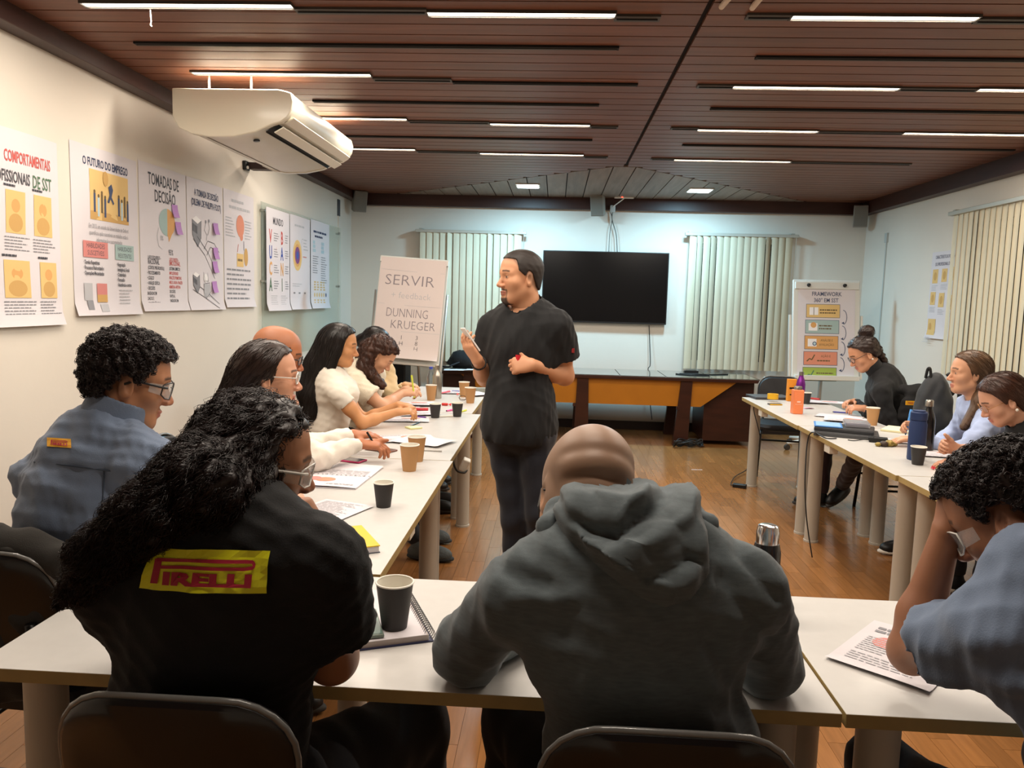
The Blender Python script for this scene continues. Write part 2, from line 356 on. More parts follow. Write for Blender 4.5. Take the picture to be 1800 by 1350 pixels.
# ------------------------------------------------------------------ printed sheets
M_paper = mat('paper_white', '#d9d4d8', .75); M_paper2 = mat('flip_paper', '#d8ccc8', .8)
PAL = {'k': '#45454c', 'g': '#8b8b90', 'lg': '#b9b9bd', 'r': '#d0847e', 'rt': '#c65750', 'b': '#3c55a5', 'o': '#d7a263', 'y': '#dfbd7c', 't': '#a3bab7', 'gr': '#55735a',
       'dn': '#3a4260', 'pr': '#c9a060', 'co': '#d98d72', 'sk': '#b8d0d8', 'w': '#efeded', 'gn': '#9db04c', 'pu': '#7a4a80', 'pk': '#e8a49a', 'br': '#6d5a3c', 'fp': '#8a8288', 'in': '#44506e'}
PK = list(PAL)
def ink(): return [mat('ink_'+k, PAL[k], .7) for k in PK]
class Sheet:
    """flat print on a sheet; x to the right, y down from the top-left corner, metres"""
    def __init__(s, M, w, h, bulge=.006, seed=1, curl=.02):
        s.M, s.w, s.h, s.b = M, w, h, bulge; s.mb = MB(M); r = random.Random(seed); s.ph = [r.uniform(0, 6) for _ in range(4)]; s.curl = curl; s.lift = .0012
    def z(s, x, y):
        X, Y = x/s.w, y/s.h
        e = math.sin(PI*min(max(X, 0), 1))
        return .002 + s.b*e*(.6+.4*math.sin(5*Y+s.ph[0])) + s.b*.5*math.sin(7*Y+3*X+s.ph[1])*e + s.curl*max(0, (Y-.9)/.1)**2
    def P(s, x, y, dz=0.): return (x, -y, s.z(x, y)+dz)
    def paper(s, root, m=None, name='paper'):
        mb = MB(s.M); nx, ny = 8, 14; vs = [s.P(s.w*i/nx, s.h*j/ny) for j in range(ny+1) for i in range(nx+1)]
        fs = [(j*(nx+1)+i, (j+1)*(nx+1)+i, (j+1)*(nx+1)+i+1, j*(nx+1)+i+1) for j in range(ny) for i in range(nx)]
        mb.add(vs, fs); return mb.build(name, m or M_paper, root, smooth=True)
    def rect(s, x, y, w, h, c, n=3):
        s.mb.cur = PK.index(c); vs = [s.P(x+w*i/n, y+h*j/n, s.lift) for j in range(n+1) for i in range(n+1)]
        s.mb.add(vs, [(j*(n+1)+i, (j+1)*(n+1)+i, (j+1)*(n+1)+i+1, j*(n+1)+i+1) for j in range(n) for i in range(n)]); s.lift += .00012; return s
    def poly(s, pts, c):
        s.mb.cur = PK.index(c); s.mb.add([s.P(x, y, s.lift) for x, y in pts], [tuple(range(len(pts)))[::-1]]); s.lift += .00012; return s
    def disc(s, x, y, rx, ry, c, n=20, a0=0, a1=2*PI):
        s.mb.cur = PK.index(c); full = a1-a0 > 6.2; m = n if full else n+1; vs = [s.P(x, y, s.lift)]
        for k in (.33, .66, 1.): vs += [s.P(x+k*rx*math.cos(a0+(a1-a0)*i/n), y-k*ry*math.sin(a0+(a1-a0)*i/n), s.lift) for i in range(m)]
        seg = [(i, (i+1) % m) for i in range(m if full else m-1)]; fs = [(0, 1+i, 1+j) for i, j in seg]+[(1+r*m+i, 1+(r+1)*m+i, 1+(r+1)*m+j, 1+r*m+j) for r in (0, 1) for i, j in seg]
        s.mb.add(vs, fs); s.lift += .00012; return s
    def text(s, st, x, y, size, c, al='C', sx=.8, bold=.0, maxw=None):
        v, f = text_geo(st, size, (sx, 1.), bold); xs = [p[0] for p in v] or [0]
        k = 1. if not maxw else min(1., maxw/max(1e-6, max(xs)-min(xs)))
        sh = 0 if al == 'C' else (-min(xs)*k if al == 'L' else -max(xs)*k); s.mb.cur = PK.index(c)
        s.mb.add([s.P(x+p[0]*k+sh, y-p[1], s.lift) for p in v], f); return s
    def para(s, x, y, w, n, lh, c, seed=0, th=.35, ind=0):
        r = random.Random(seed); l0 = s.lift
        for i in range(n):
            xx = x+ind; end = x+w*r.uniform(.6, 1)
            while xx < end:
                ww = min(r.uniform(.015, .05)*w/.25, end-xx); s.rect(xx, y+i*lh, ww, lh*th, c, 1); xx += ww+.006*w/.25; s.lift = l0
        return s
    def line(s, pts, wd, c):
        s.mb.cur = PK.index(c)
        for (x0, y0), (x1, y1) in zip(pts[:-1], pts[1:]):
            L = math.hypot(x1-x0, y1-y0) or 1; nx, ny = -(y1-y0)/L*wd/2, (x1-x0)/L*wd/2
            s.mb.add([s.P(x0+nx, y0+ny, s.lift), s.P(x1+nx, y1+ny, s.lift), s.P(x1-nx, y1-ny, s.lift), s.P(x0-nx, y0-ny, s.lift)], [(0, 1, 2, 3)])
        return s
    def done(s, root, name='print'):
        if s.mb.v: s.mb.build(name, ink(), root)['kind'] = 'stuff'
def wall_sheet(y0, z0, w, h, label, seed, x=XL, side='L', cat='poster', **k):
    M = frame((x+.001, y0, z0), (0, 1, 0), (0, 0, 1)) if side == 'L' else frame((x-.001, y0, z0), (0, -1, 0), (0, 0, 1))
    t = thing('wall_poster', label, cat, (x, y0+(w/2 if side == 'L' else -w/2), z0-h)); s = Sheet(M, w, h, seed=seed, **k); s.paper(t); return t, s
# poster 1
t, s = wall_sheet(3.13, 2.20, .60, .88, 'white poster with four orange photos and red COMPORTAMENTAIS heading', 1)
s.text('COMPORTAMENTAIS', .54, .145, .072, 'rt', 'R', .62, .0014, .32); s.text('PROFISSIONAIS', .385, .235, .072, 'k', 'R', .62, .0014, .26); s.text('DE SST', .545, .24, .082, 'gr', 'R', .66, .0015, .14)
for (x, y, w, h) in ((.22, .27, .13, .19), (.41, .27, .13, .19), (.20, .58, .17, .17), (.44, .58, .12, .17)):
    s.rect(x, y, w, h, 'y'); s.disc(x+w*.5, y+h*.35, w*.22, h*.16, 'o'); s.disc(x+w*.5, y+h*.75, w*.36, h*.22, 'pr'); s.para(x-.01, y-.025, w*.8, 1, .02, 'k', 3, .5)
    s.para(x-.01, y+h+.015, w*1.3, 5, .014, 'g', int(x*100))
for x, y, w, h in ((.03, .27, .13, .19), (.03, .58, .13, .17)): s.rect(x, y, w, h, 'y')
s.done(t)
# poster 2
t, s = wall_sheet(3.83, 2.24, .62, .88, 'white poster O FUTURO DO EMPREGO with a yellow cartoon of workers', 2)
s.text('O FUTURO DO EMPREGO', .31, .10, .06, 'dn', 'C', .62, .0014, .42); s.rect(.15, .115, .37, .26, 'y', 4); s.rect(.15, .33, .37, .045, 'pr', 3)
for i, x in enumerate((.18, .215, .245, .275, .41, .44, .47, .50)): s.rect(x, .235+.02*(i % 2), .018, .10, ('in', 'sk', 'br', 'in')[i % 4], 1); s.disc(x+.009, .228+.02*(i % 2), .009, .010, 'br', 10)
s.poly([(.315, .19), (.345, .17), (.36, .2), (.345, .24), (.37, .27), (.36, .28), (.335, .25), (.32, .275), (.305, .27), (.325, .23)], 'in'); s.disc(.29, .15, .025, .04, 'pr', 12)
for i, l in enumerate(('Em 2013, um estudo da Universidade de Oxford', 'quantificou quão suscetíveis ao trabalho estão à', 'informatização e automatização')): s.text(l, .32, .42+.035*i, .032, 'g', 'C', .6, 0, .48)
s.rect(.08, .49, .22, .085, 'r'); s.text('HABILIDADES', .19, .525, .036, 'k', 'C', .75); s.text('SUSCETÍVEIS', .19, .563, .036, 'k', 'C', .75)
s.rect(.37, .49, .19, .085, 't'); s.text('HABILIDADES', .465, .525, .034, 'k', 'C', .7); s.text('RESISTENTES', .465, .563, .034, 'k', 'C', .7)
for i, l in enumerate(('· Tarefas Repetitivas', '· Processos Padronizados', '· Operações Mecanizadas')): s.text(l, .08, .61+.028*i, .028, 'k', 'L', .62, .0006)
for i, l in enumerate(('· Negociação', '· Inteligência Social', '· Criatividade', '· Persuasão', '· Assistência e outros')): s.text(l, .38, .61+.028*i, .028, 'k', 'L', .6, .0006)
for x, y, w, h, c in ((.08, .71, .07, .09, 'lg'), (.19, .71, .09, .06, 'r'), (.19, .77, .09, .04, 'pr'), (.10, .80, .05, .05, 'g'), (.21, .82, .07, .04, 'lg')): s.rect(x, y, w, h, c, 1)
s.para(.40, .74, .16, 5, .018, 'lg', 5); s.done(t)
# poster 3
t, s = wall_sheet(4.47, 2.255, .58, .88, 'white poster TOMADAS DE DECISÃO with a blue and orange brain', 3)
s.text('TOMADAS DE', .29, .12, .10, 'k', 'C', .6, .0012, .46); s.text('DECISÃO', .30, .215, .10, 'k', 'C', .62, .0012, .36)
s.disc(.315, .33, .10, .085, 't', 16, PI/2, 3*PI/2); s.disc(.315, .33, .10, .085, 'o', 16, -PI/2, PI/2); s.poly([(.32, .40), (.38, .39), (.335, .45)], 'o')
s.line([(.21, .37), (.19, .42), (.205, .48), (.25, .50)], .004, 'lg'); s.text('5%', .245, .445, .04, 'g'); s.text('95%', .36, .53, .05, 'k', 'C', .75)
for i, l in enumerate(('LADO ESQUERDO -', 'RACIONAL', '(CÓRTEX PRÉ-FRONTAL)', '• PROCESSAMENTO', '• LÓGICO', '• ANÁLISE CRÍTICA', '• DECISÕES', 'BASEADAS EM', 'DADOS E', 'CONSEQUÊNCIAS')): s.text(l, .07 if i > 2 else .08, .565+.031*i, .045 if i == 1 else .029, 'k', 'L', .6, .0004, .23)
for i, l in enumerate(('LADO DIREITO -', 'EMOCIONAL', '(SISTEMA LÍMBICO)', 'IMPULSIVIDADE', 'REAÇÕES PRIMITIVAS', 'MEDO, RAIVA, PRAZER', 'MEMÓRIA AFETIVA', 'DECISÕES', 'RÁPIDAS,', 'BASEADAS EM', 'EMOÇÕES')): s.text(l, .34, .565+.029*i, .042 if i == 1 else .028, 'rt' if i < 7 and i != 2 else 'k', 'L', .6, .0004, .22)
s.done(t)
# poster 4
t, s = wall_sheet(5.06, 2.255, .55, .88, 'white poster A TOMADA DE DECISÃO with black tram drawings', 4)
s.text('A TOMADA DE DECISÃO', .29, .11, .062, 'dn', 'C', .6, .0012, .38); s.text('(DILEMA DE PHILIPPA FOOT)', .29, .175, .062, 'dn', 'C', .6, .0012, .46)
def tram(s, x, y, k):
    s.poly([(x, y), (x+.06*k, y+.02*k), (x+.10*k, y), (x+.10*k, y+.09*k), (x+.06*k, y+.14*k), (x, y+.08*k)], 'g'); s.poly([(x, y), (x+.04*k, y-.02*k), (x+.10*k, y), (x+.06*k, y+.02*k)], 'w')
    for i in range(5): s.rect(x+.004+.011*i*k, y+.02*k+.004*i, .007*k, .04*k, 'k', 1)
    s.line([(x, y), (x, y+.08*k), (x+.06*k, y+.14*k), (x+.10*k, y+.09*k), (x+.10*k, y)], .003, 'k')
tram(s, .07, .27, 1.3)
s.line([(.08, .40), (.25, .50), (.40, .66)], .004, 'k'); s.line([(.14, .38), (.30, .48), (.44, .62)], .004, 'k'); s.line([(.24, .46), (.30, .40), (.40, .41), (.48, .47)], .004, 'k'); s.line([(.28, .50), (.34, .44), (.40, .45), (.48, .52)], .004, 'k')
s.line([(.27, .28), (.25, .33), (.29, .36), (.28, .40)], .003, 'k'); s.line([(.31, .27), (.33, .31), (.30, .36)], .003, 'k'); s.disc(.27, .27, .012, .012, 'g', 10); s.disc(.32, .26, .012, .012, 'g', 10)
s.rect(.36, .56, .05, .06, 'lg'); tram(s, .07, .64, .9); s.line([(.06, .74), (.25, .80), (.44, .87)], .004, 'k'); s.line([(.16, .72), (.30, .77), (.46, .84)], .004, 'k')
s.rect(.22, .70, .09, .09, 'lg'); s.line([(.22, .70), (.31, .69), (.33, .75), (.25, .80), (.22, .70)], .003, 'k'); s.disc(.25, .66, .03, .03, 'w'); s.line([(.22, .62), (.24, .68), (.29, .68), (.28, .62)], .003, 'k'); s.done(t)
# poster 5
t, s = wall_sheet(5.63, 2.26, .57, .87, 'white poster with an orange brain drawing and grey word columns', 5)
s.para(.14, .06, .28, 1, .04, 'lg', 61, .5); s.para(.10, .11, .4, 1, .04, 'lg', 62, .5)
s.disc(.29, .25, .075, .085, 'co'); s.disc(.31, .33, .03, .03, 'co'); s.rect(.22, .46, .13, .10, 'y'); s.para(.235, .50, .12, 1, .03, 'br', 63, .6); s.disc(.40, .48, .04, .07, 'pr'); s.line([(.23, .45), (.25, .39)], .008, 'r'); s.line([(.36, .43), (.355, .36)], .008, 'in')
s.para(.03, .2, .16, 7, .022, 'lg', 1); s.para(.38, .2, .14, 7, .022, 'lg', 2)
for j in range(8): s.para(.04, .58+.036*j, .46, 1, .03, 'g', 20+j, .45)
s.done(t)
# acrylic board with three posters
M_acr = mat('acrylic_clear', '#d8ece2', .08, trans=.92, alpha=.42, ior=1.3)
gb = thing('acrylic_board', 'large clear greenish acrylic board on steel standoffs on the left wall', 'board', (XL, 7.4, .95))
MB().box(XL+.03, 6.28, .95, XL+.038, 8.62, 2.245).build('panel', M_acr, gb)
for y in (6.34, 8.55):
    for z in (2.18, 1.6, 1.02): MB().cyl((XL+.002, y, z), (XL+.046, y, z), .012).build('standoff', mat('steel', '#a9a9a6', .3, 1.), gb, smooth='auto')
BX = XL+.042
t, s = wall_sheet(6.36, 2.215, .56, .86, 'white poster MUNDO with big coloured letters VUCA and BANI', 6, BX, bulge=.003)
s.text('MUNDO', .27, .13, .085, 'k', 'C', .75, .001)
for i, (a, b, c) in enumerate((('V', 'B', 'rt'), ('U', 'A', 'b'), ('C', 'N', 'o'), ('A', 'I', 'gr'))):
    s.text(a, .09, .285+.135*i, .155, c, 'C', .62, .004); s.text(b, .36, .285+.135*i, .155, c, 'C', .62, .004)
    s.para(.165, .20+.135*i, .12, 4, .02, 'g', 30+i); s.para(.44, .20+.135*i, .10, 4, .02, 'g', 40+i)
s.text('?', .22, .36, .06, 'pk'); s.para(.1, .73, .18, 6, .018, 'lg', 50); s.para(.33, .73, .17, 6, .018, 'lg', 51); s.done(t)
t, s = wall_sheet(6.935, 2.22, .57, .86, 'white poster with yellow, purple and blue concentric circles', 7, BX, bulge=.003)
s.para(.12, .08, .34, 1, .035, 'lg', 64, .5)
for r, c in ((.135, 'y'), (.10, 'o'), (.075, 'pu'), (.035, 'b')): s.disc(.20, .36, r*.92, r*1.05, c, 28)
s.line([(.3, .3), (.33, .2), (.36, .2)], .003, 'g'); s.para(.37, .2, .14, 4, .03, 'lg', 3); s.para(.36, .36, .14, 1, .03, 'r', 4); s.para(.06, .62, .3, 2, .02, 'lg', 5)
for x in (.08, .22, .38): s.rect(x, .70, .05, .015, 'g', 1)
s.done(t)
t, s = wall_sheet(7.53, 2.235, .62, .87, 'white poster with a blue heading and a row of yellow dots', 8, BX, bulge=.003)
s.para(.08, .10, .44, 1, .04, 'dn', 2, .5); s.para(.12, .145, .36, 1, .04, 'dn', 3, .5)
for x, sd in ((.06, 1), (.33, 2)): s.para(x, .2, .1, 3, .04, 'sk', sd, .8); s.para(x, .35, .2, 8 if sd == 1 else 12, .023, 'g', sd+5)
for i in range(4): s.para(.1+.1*i, .60, .07, 4, .025, 'y', i, .6); s.para(.1+.1*i, .78, .07, 3, .025, 'y', i+9, .6)
for i in range(6): s.disc(.12+.075*i, .735, .02, .022, 'y' if i < 5 else 'in', 12)
s.done(t)
# poster on the right wall
t, s = wall_sheet(7.56, 2.05, .52, .80, 'white poster with seven yellow photos beside the side window', 9, XR, 'R')
s.text('CARACTERÍSTICAS POSITIVAS', .26, .065, .045, 'dn', 'C', .62, 0, .44); s.text('DO PROFISSIONAL DE SST', .24, .13, .045, 'dn', 'C', .62, 0, .42)
for x, y, h in ((.04, .16, .13), (.21, .16, .12), (.38, .15, .12), (.03, .37, .12), (.20, .38, .13), (.37, .40, .13), (.03, .62, .15)):
    s.rect(x, y, .10 if y < .6 else .15, h, 'y'); s.disc(x+.05, y+h*.5, .03, .04, 'pr', 10); s.para(x, y+h+.02, .13, 4, .014, 'lg', int(x*90+y*9))
s.done(t)
# sticky notes
M_note = mat('sticky_lilac', '#b886c4', .7)
for u, v, w in ((307, 372, 'upper note on the brain poster'), (313, 402, 'lower note on the brain poster'), (379, 403, 'topmost note on the tram poster'), (379, 446, 'second note on the tram poster'),
                (378, 470, 'third note on the tram poster'), (377, 505, 'lowest note on the tram poster')):
    p = AX(u, v, XL+.012); q = MB(frame((XL+.010, p.y-.038, p.z+.04), (0, 1, .06), (0, 0, 1))); n = 5
    vs = [(.075*i, -.08*j/n, .003+.014*(j/n)**2) for j in range(n+1) for i in (0, 1)] + [(.075*i, -.08*j/n, .002+.014*(j/n)**2) for j in range(n+1) for i in (0, 1)]
    q.add(vs[:2*n+2], [(2*j, 2*j+2, 2*j+3, 2*j+1) for j in range(n)]); tag(q.build('sticky_note', M_note), 'lilac sticky note, ' + w, 'sticky note', 'lilac sticky notes on the posters')
# small dark plate and conduit by the far corner of the left wall
p = AX(594, 365, XL); t = thing('cable_conduit', 'thin white wall conduit with a small dark plate, left wall', 'conduit', (XL, p.y, .3))
MB().box(XL, p.y-.03, p.z-.09, XL+.012, p.y+.05, p.z+.09).build('plate', mat('plate_dark', '#4d5157', .6), t); MB().box(XL, p.y-.008, .3, XL+.012, p.y+.008, p.z-.09).build('channel', M_wall, t)
p = AX(1560, 418, XR); t = thing('cable_conduit', 'thin grey wall conduit with a switch box, right wall', 'conduit', (XR, p.y, .3))
MB().box(XR-.02, p.y-.03, p.z-.05, XR, p.y+.03, p.z+.05).build('box', mat('plate_pale', '#b9beba', .6), t); MB().box(XR-.012, p.y-.01, .3, XR, p.y+.01, p.z-.05).build('channel', mat('plate_pale', '#b9beba', .6), t)
# ------------------------------------------------------------------ air conditioner
M_ac = mat('ac_plastic', '#d8d2c0', .28, coat=.2); M_ac2 = mat('ac_panel', '#cfc9ba', .35, var=.05, vscale=3); M_dark = mat('dark_gap', '#16130f', .7); M_black = mat('black_plastic', '#141414', .4)
ay0, ay1, ax0, ax1, az0, az1 = 4.26, 5.52, -2.13, -1.44, 2.355, 2.60
ac = thing('air_conditioner', 'cream ceiling-hung air conditioner above the wall posters', 'air conditioner', ((ax0+ax1)/2, (ay0+ay1)/2, az0))
def acprof(e=0.):
    pts = [(ax0-e, az1+e), (ax0-e, az0+.10), (ax0+.03, az0+.045-e), (ax0+.10, az0+.015-e), (ax0+.2, az0-e), (ax0+.34, az0+.004-e), (ax0+.46, az0+.03-e), (ax0+.55, az0+.07-e)]
    pts += [(ax0+.55+.115*math.sin(a)+e, az0+.185-.115*math.cos(a)) for a in (.4, .8, 1.2, 1.6, 2.0)]; return pts + [(ax1-.06+e, az1-.004), (ax1-.10, az1+e)]
def yprism(mb, prof, y0, y1):
    n = len(prof); mb.add([(x, y0, z) for x, z in prof]+[(x, y1, z) for x, z in prof], [tuple(range(n)), tuple(range(2*n-1, n-1, -1))]+[(i+n, (i+1) % n+n, (i+1) % n, i) for i in range(n)]); return mb
yprism(MB(), acprof(), ay0+.045, ay1-.045).build('body', M_ac2, ac, smooth='auto')
for y0, y1 in ((ay0, ay0+.045), (ay1-.045, ay1)): yprism(MB(), acprof(.006), y0, y1).build('end_cap', M_ac, ac, smooth='auto', bevel=.006)
q = MB(); q.add([(ax0+.50, ay0+.05, az0+.036), (ax0+.63, ay0+.05, az0+.105), (ax0+.63, ay1-.05, az0+.105), (ax0+.50, ay1-.05, az0+.036)], [(0, 1, 2, 3)])
q.box(ax0+.50, ay0+.05, az0+.030, ax0+.505, ay1-.05, az0+.04); q.build('outlet_slot', M_dark, ac)
for k, zz in ((0, .0), (1, .05)):
    MB(frame((ax0+.545+.06*k, ay0+.05, az0+.035+zz), (0, 1, 0), (1, 0, .55))).box(0, 0, 0, ay1-ay0-.1, .06, .008).build('louver', M_ac, ac, bevel=.002)
MB().box(ax0+.155, ay0+.05, az0+.003, ax0+.160, ay1-.05, az0+.010).build('seam', mat('seam_grey', '#7a7468', .7), ac)
MB(frame((ax0+.40, ay0+.17, az0+.009), (1, 0, .12), (0, 1, 0))).lathe([(.018, -.004), (.018, .004)], 16).build('sensor_window', M_black, ac)
for y in (ay0+.10, ay1-.12):
    MB().box(ax0+.14, y-.012, az1+.004, ax0+.42, y+.012, az1+.016).build('hanger_bar', M_white, ac)
    for x in (ax0+.16, ax0+.40): MB().cyl((x, y, az1+.01), (x, y, ZC+.004), .006, n=8).build('hanger_rod', M_white, ac)
p = AX(437, 292, XL+.03); t = thing('pipe_bracket', 'small black wall bracket under the air conditioner', 'bracket', (XL, p.y, p.z-.03))
MB().box(XL, p.y-.05, p.z-.035, XL+.03, p.y+.03, p.z+.035).build('plate', M_black, t, bevel=.006); MB().box(XL+.03, p.y, p.z-.02, XL+.30, p.y+.10, p.z+.03).build('pipe_cover', mat('pipe_dark', '#3a2a28', .6), t); MB().cyl((XL+.03, p.y-.03, p.z-.015), (XL+.04, p.y-.03, p.z-.015), .012).build('bolt', M_white, t)
# hook wires hanging from the ceiling
p = AZ(264, 12, ZC); tag(MB().tube([(p.x, p.y, ZC), (p.x+.003, p.y, ZC-.06), (p.x, p.y, ZC-.075), (p.x+.006, p.y, ZC-.08)], .0025).build('wire_hook', M_white), 'thin pale wire hook dangling from the ceiling planks', 'hook')
# ------------------------------------------------------------------ speakers, sensor, television
M_spk = mat('speaker_grey', '#8f8b82', .6, bump=.1, bscale=200); M_spkd = mat('speaker_dark', '#3b3833', .7)
def speaker(c, rz, rx, label):
    t = thing('wall_speaker', label, 'speaker', c, 'small grey wall speakers', local=True, rz=rz); R = rotm(rx, 0, 0)
    MB(R).box(-.075, -.06, -.12, .075, .06, .12).build('cabinet', M_spk, t, bevel=.008); MB(R).box(-.066, -.066, -.108, .066, -.06, .108).build('grille', mat('grille_grey', '#77736a', .8, bump=.4, bscale=400), t)
    MB().tube([(0, .05, 0), (0, .13, .03), (0, .15, .03)], .012).build('bracket', M_spkd, t); return t
p = AY(632, 353, 8.95); speaker(p, .5, .3, 'grey wall speaker in the corner above the flip chart')
p = AY(1051, 360, 9.0); speaker(p, -.25, .35, 'grey wall speaker on the beam above the television')
p = AY(1516, 380, 8.98); speaker((p.x-.02, p.y, p.z), -.35, .2, 'grey wall speaker in the corner by the side window wall')
p = AY(1077, 364, 9.08); t = thing('ceiling_sensor', 'white bar sensor with a red light on a bracket above the television', 'sensor', p)
MB().box(p.x-.03, p.y-.02, p.z-.06, p.x+.03, p.y+.02, p.z+.02).build('mount', mat('plate_pale', '#b9beba', .6), t, bevel=.008); MB().cyl((p.x, p.y-.02, p.z), (p.x+.12, p.y-.06, p.z+.09), .006).build('arm', M_white, t)
MB().box(p.x+.01, p.y-.09, p.z+.09, p.x+.23, p.y-.05, p.z+.125).build('sensor_bar', M_white, t, bevel=.004); MB().box(p.x+.09, p.y-.094, p.z+.10, p.x+.105, p.y-.09, p.z+.115).build('indicator', mat('red_led', '#ff2010', .4, emit='#ff2a18', es=20), t)
def wire(pts, r, m, label, name='cable', cat='cable'): return tag(MB().tube(pts, r).build(name, m, smooth=True), label, cat)
M_cable = mat('cable_grey', '#54544f', .6); M_cabk = mat('cable_black', '#171615', .5)
def spl(pts, n=6):
    P = [Vector(p) for p in pts]; out = []
    for i in range(len(P)-1):
        p0, p1, p2, p3 = P[max(i-1, 0)], P[i], P[i+1], P[min(i+2, len(P)-1)]
        for k in range(n): t_ = k/n; out.append(.5*((2*p1)+(p2-p0)*t_+(2*p0-5*p1+4*p2-p3)*t_**2+(-p0+3*p1-3*p2+p3)*t_**3))
    return out+[P[-1]]
wire(spl([AY(1073, 372, 9.17), AY(1076, 386, 9.17), AY(1072, 410, 9.17), AY(1070, 445, 9.17)]), .004, M_cable, 'grey cable hanging from the sensor down to the television, straighter one')
wire(spl([AY(1077, 372, 9.16), AY(1076, 386, 9.16), AY(1083, 412, 9.17), AY(1085, 445, 9.17)]), .005, M_cable, 'grey cable hanging from the sensor down to the television, bowed one')
tvx0, tvx1, tvz0, tvz1 = -.16, 1.30, 1.26, 2.09
tv = thing('television', 'large black flat television switched off on the far wall', 'television', ((tvx0+tvx1)/2, YB-.06, tvz0))
MB().box(tvx0, YB-.075, tvz0, tvx1, YB-.04, tvz1).build('casing', M_black, tv, bevel=.004)
MB().box(tvx0+.012, YB-.0765, tvz0+.02, tvx1-.012, YB-.075, tvz1-.012).build('screen', mat('tv_screen', '#050506', .18, spec=.5), tv); MB().box(tvx0+.3, YB-.04, tvz0+.2, tvx1-.3, YB, tvz1-.2).build('wall_mount', M_black, tv)
wire(spl([AY(1141, 572, 9.17), AY(1142, 600, 9.17), AY(1143, 640, 9.15), AY(1139, 652, 9.12), AY(1142, 700, 9.12), AY(1146, 738, 9.1)]), .005, M_cabk, 'black television cable running down behind the long wooden table')
# ------------------------------------------------------------------ vertical blinds
M_slat = mat('blind_fabric', '#d3cbb2', .75, var=.04, vscale=2, bump=.05, bscale=120); M_rail = mat('blind_rail', '#b3b1a6', .4, .3)
def blind(label, axis, pos, a0, a1, z0, z1, pitch, angs, w=.089):
    c = ((a0+a1)/2, pos, z0) if axis == 'y' else (pos, (a0+a1)/2, z0)
    t = thing('vertical_blind', label, 'blind', c)
    q = MB(); e = .06
    if axis == 'y': q.box(a0-e, pos-.022, z1, a1+e, pos+.022, z1+.035)
    else: q.box(pos-.022, a0-e, z1, pos+.022, a1+e, z1+.035)
    q.build('head_rail', M_rail, t, bevel=.004)
    for s_ in (a0, a1):
        if axis == 'y': MB().box(s_-.02, pos, z1, s_+.02, YB, z1+.05).build('rail_bracket', M_rail, t)
        else: MB().box(pos, s_-.02, z1, XR, s_+.02, z1+.05).build('rail_bracket', M_rail, t)
    n = int((a1-a0)/pitch+.5)
    for i in range(n):
        a = a0+(i+.5)*(a1-a0)/n; th = angs(i); R = T(a, pos, 0) @ rotm(0, 0, th) if axis == 'y' else T(pos, a, 0) @ rotm(0, 0, PI/2+th)
        m = 4; vs = []
        for z in (z0, z1):
            for k in range(m+1): x = -w/2+w*k/m; vs.append((x, -.008*(1-(2*x/w)**2), z))
        MB(R).add(vs, [(k, k+1, k+m+2, k+m+1) for k in range(m)]).build('slat', M_slat, t, smooth=True)
    for i in (n-1,):
        a = a1+.03
        if axis == 'y': MB().tube([(a, pos-.03, z1), (a, pos-.03, z0+.2)], .003).build('pull_cord', M_rail, t)
    return t
r1 = random.Random(3)
blind('pale vertical blind behind the flip chart and the presenter', 'y', 9.08, -1.60, -.42, .76, 2.26, .079, lambda i: .30+(.35 if i in (4, 10, 13) else 0)+r1.uniform(-.08, .08))
blind('pale vertical blind between the television and the framework flip chart', 'y', 9.08, 1.52, 2.68, .76, 2.29, .079, lambda i: .28+(.35 if i in (1, 3, 11) else 0)+r1.uniform(-.08, .08))
blind('warm-lit vertical blind with open slats on the side wall', 'x', 3.42, 4.55, 7.0, .95, 2.33, .082, lambda i: -.12+r1.uniform(-.06, .06))
# ------------------------------------------------------------------ tables
M_top = mat('table_laminate', '#c6c4c0', .38, var=.02, vscale=30, coat=.1); M_edge = mat('table_edge_band', '#a58f5c', .5, var=.08, vscale=20); M_leg = mat('table_leg_grey', '#b7b1a4', .5, bump=.03, bscale=80)
M_sock = mat('socket_white', '#e4e0d2', .4)
TABLES = []; SEATS = []
def table(x0, y0, x1, y1, label, socks=()):
    TABLES.append((x0, y0, x1, y1))
    t = thing('training_table', label, 'table', ((x0+x1)/2, (y0+y1)/2, 0), 'grey laminate training tables in a U shape'); g = .0015
    q = MB().box(x0+g, y0+g, TZ-.028, x1-g, y1-g, TZ)
    o = q.build('tabletop', [M_edge, M_top], t, bevel=.0015); o.data.polygons[1].material_index = 1; o.data.polygons[0].material_index = 1
    ix, iy = .10, .085
    for x in (x0+ix, x1-ix):
        for y in (y0+iy, y1-iy): MB().lathe([(.046, 0), (.046, .012), (.042, .014), (.042, TZ-.045), (.05, TZ-.03)], 20, T(x, y, 0)).build('leg', M_leg, t, smooth='auto')
    lx = x1-x0 > y1-y0
    if lx: MB().box(x0+.1, (y0+y1)/2-.02, TZ-.07, x1-.1, (y0+y1)/2+.02, TZ-.028).build('crossbar', M_leg, t)
    else: MB().box((x0+x1)/2-.02, y0+.1, TZ-.07, (x0+x1)/2+.02, y1-.1, TZ-.028).build('crossbar', M_leg, t)
    for x, y in socks: MB().cbox((x, y, TZ-.055), (.05, .09, .05)).build('socket_box', M_sock, t, bevel=.004)
    return t
table(-1.15, 1.412, .568, 2.012, 'grey table shared by the logo T-shirt and the hooded sweatshirt')
table(.572, 1.412, 2.07, 2.012, 'grey table end piece under the propped elbow and the red-dot handout')
table(-1.07, 2.028, -.455, 3.548, 'grey table of the near wall row with the yellow notebook', [(-.50, 2.62)])
table(-1.085, 3.552, -.47, 5.055, 'grey middle table of the poster-wall row with the kraft cups', [(-.52, 4.72)])
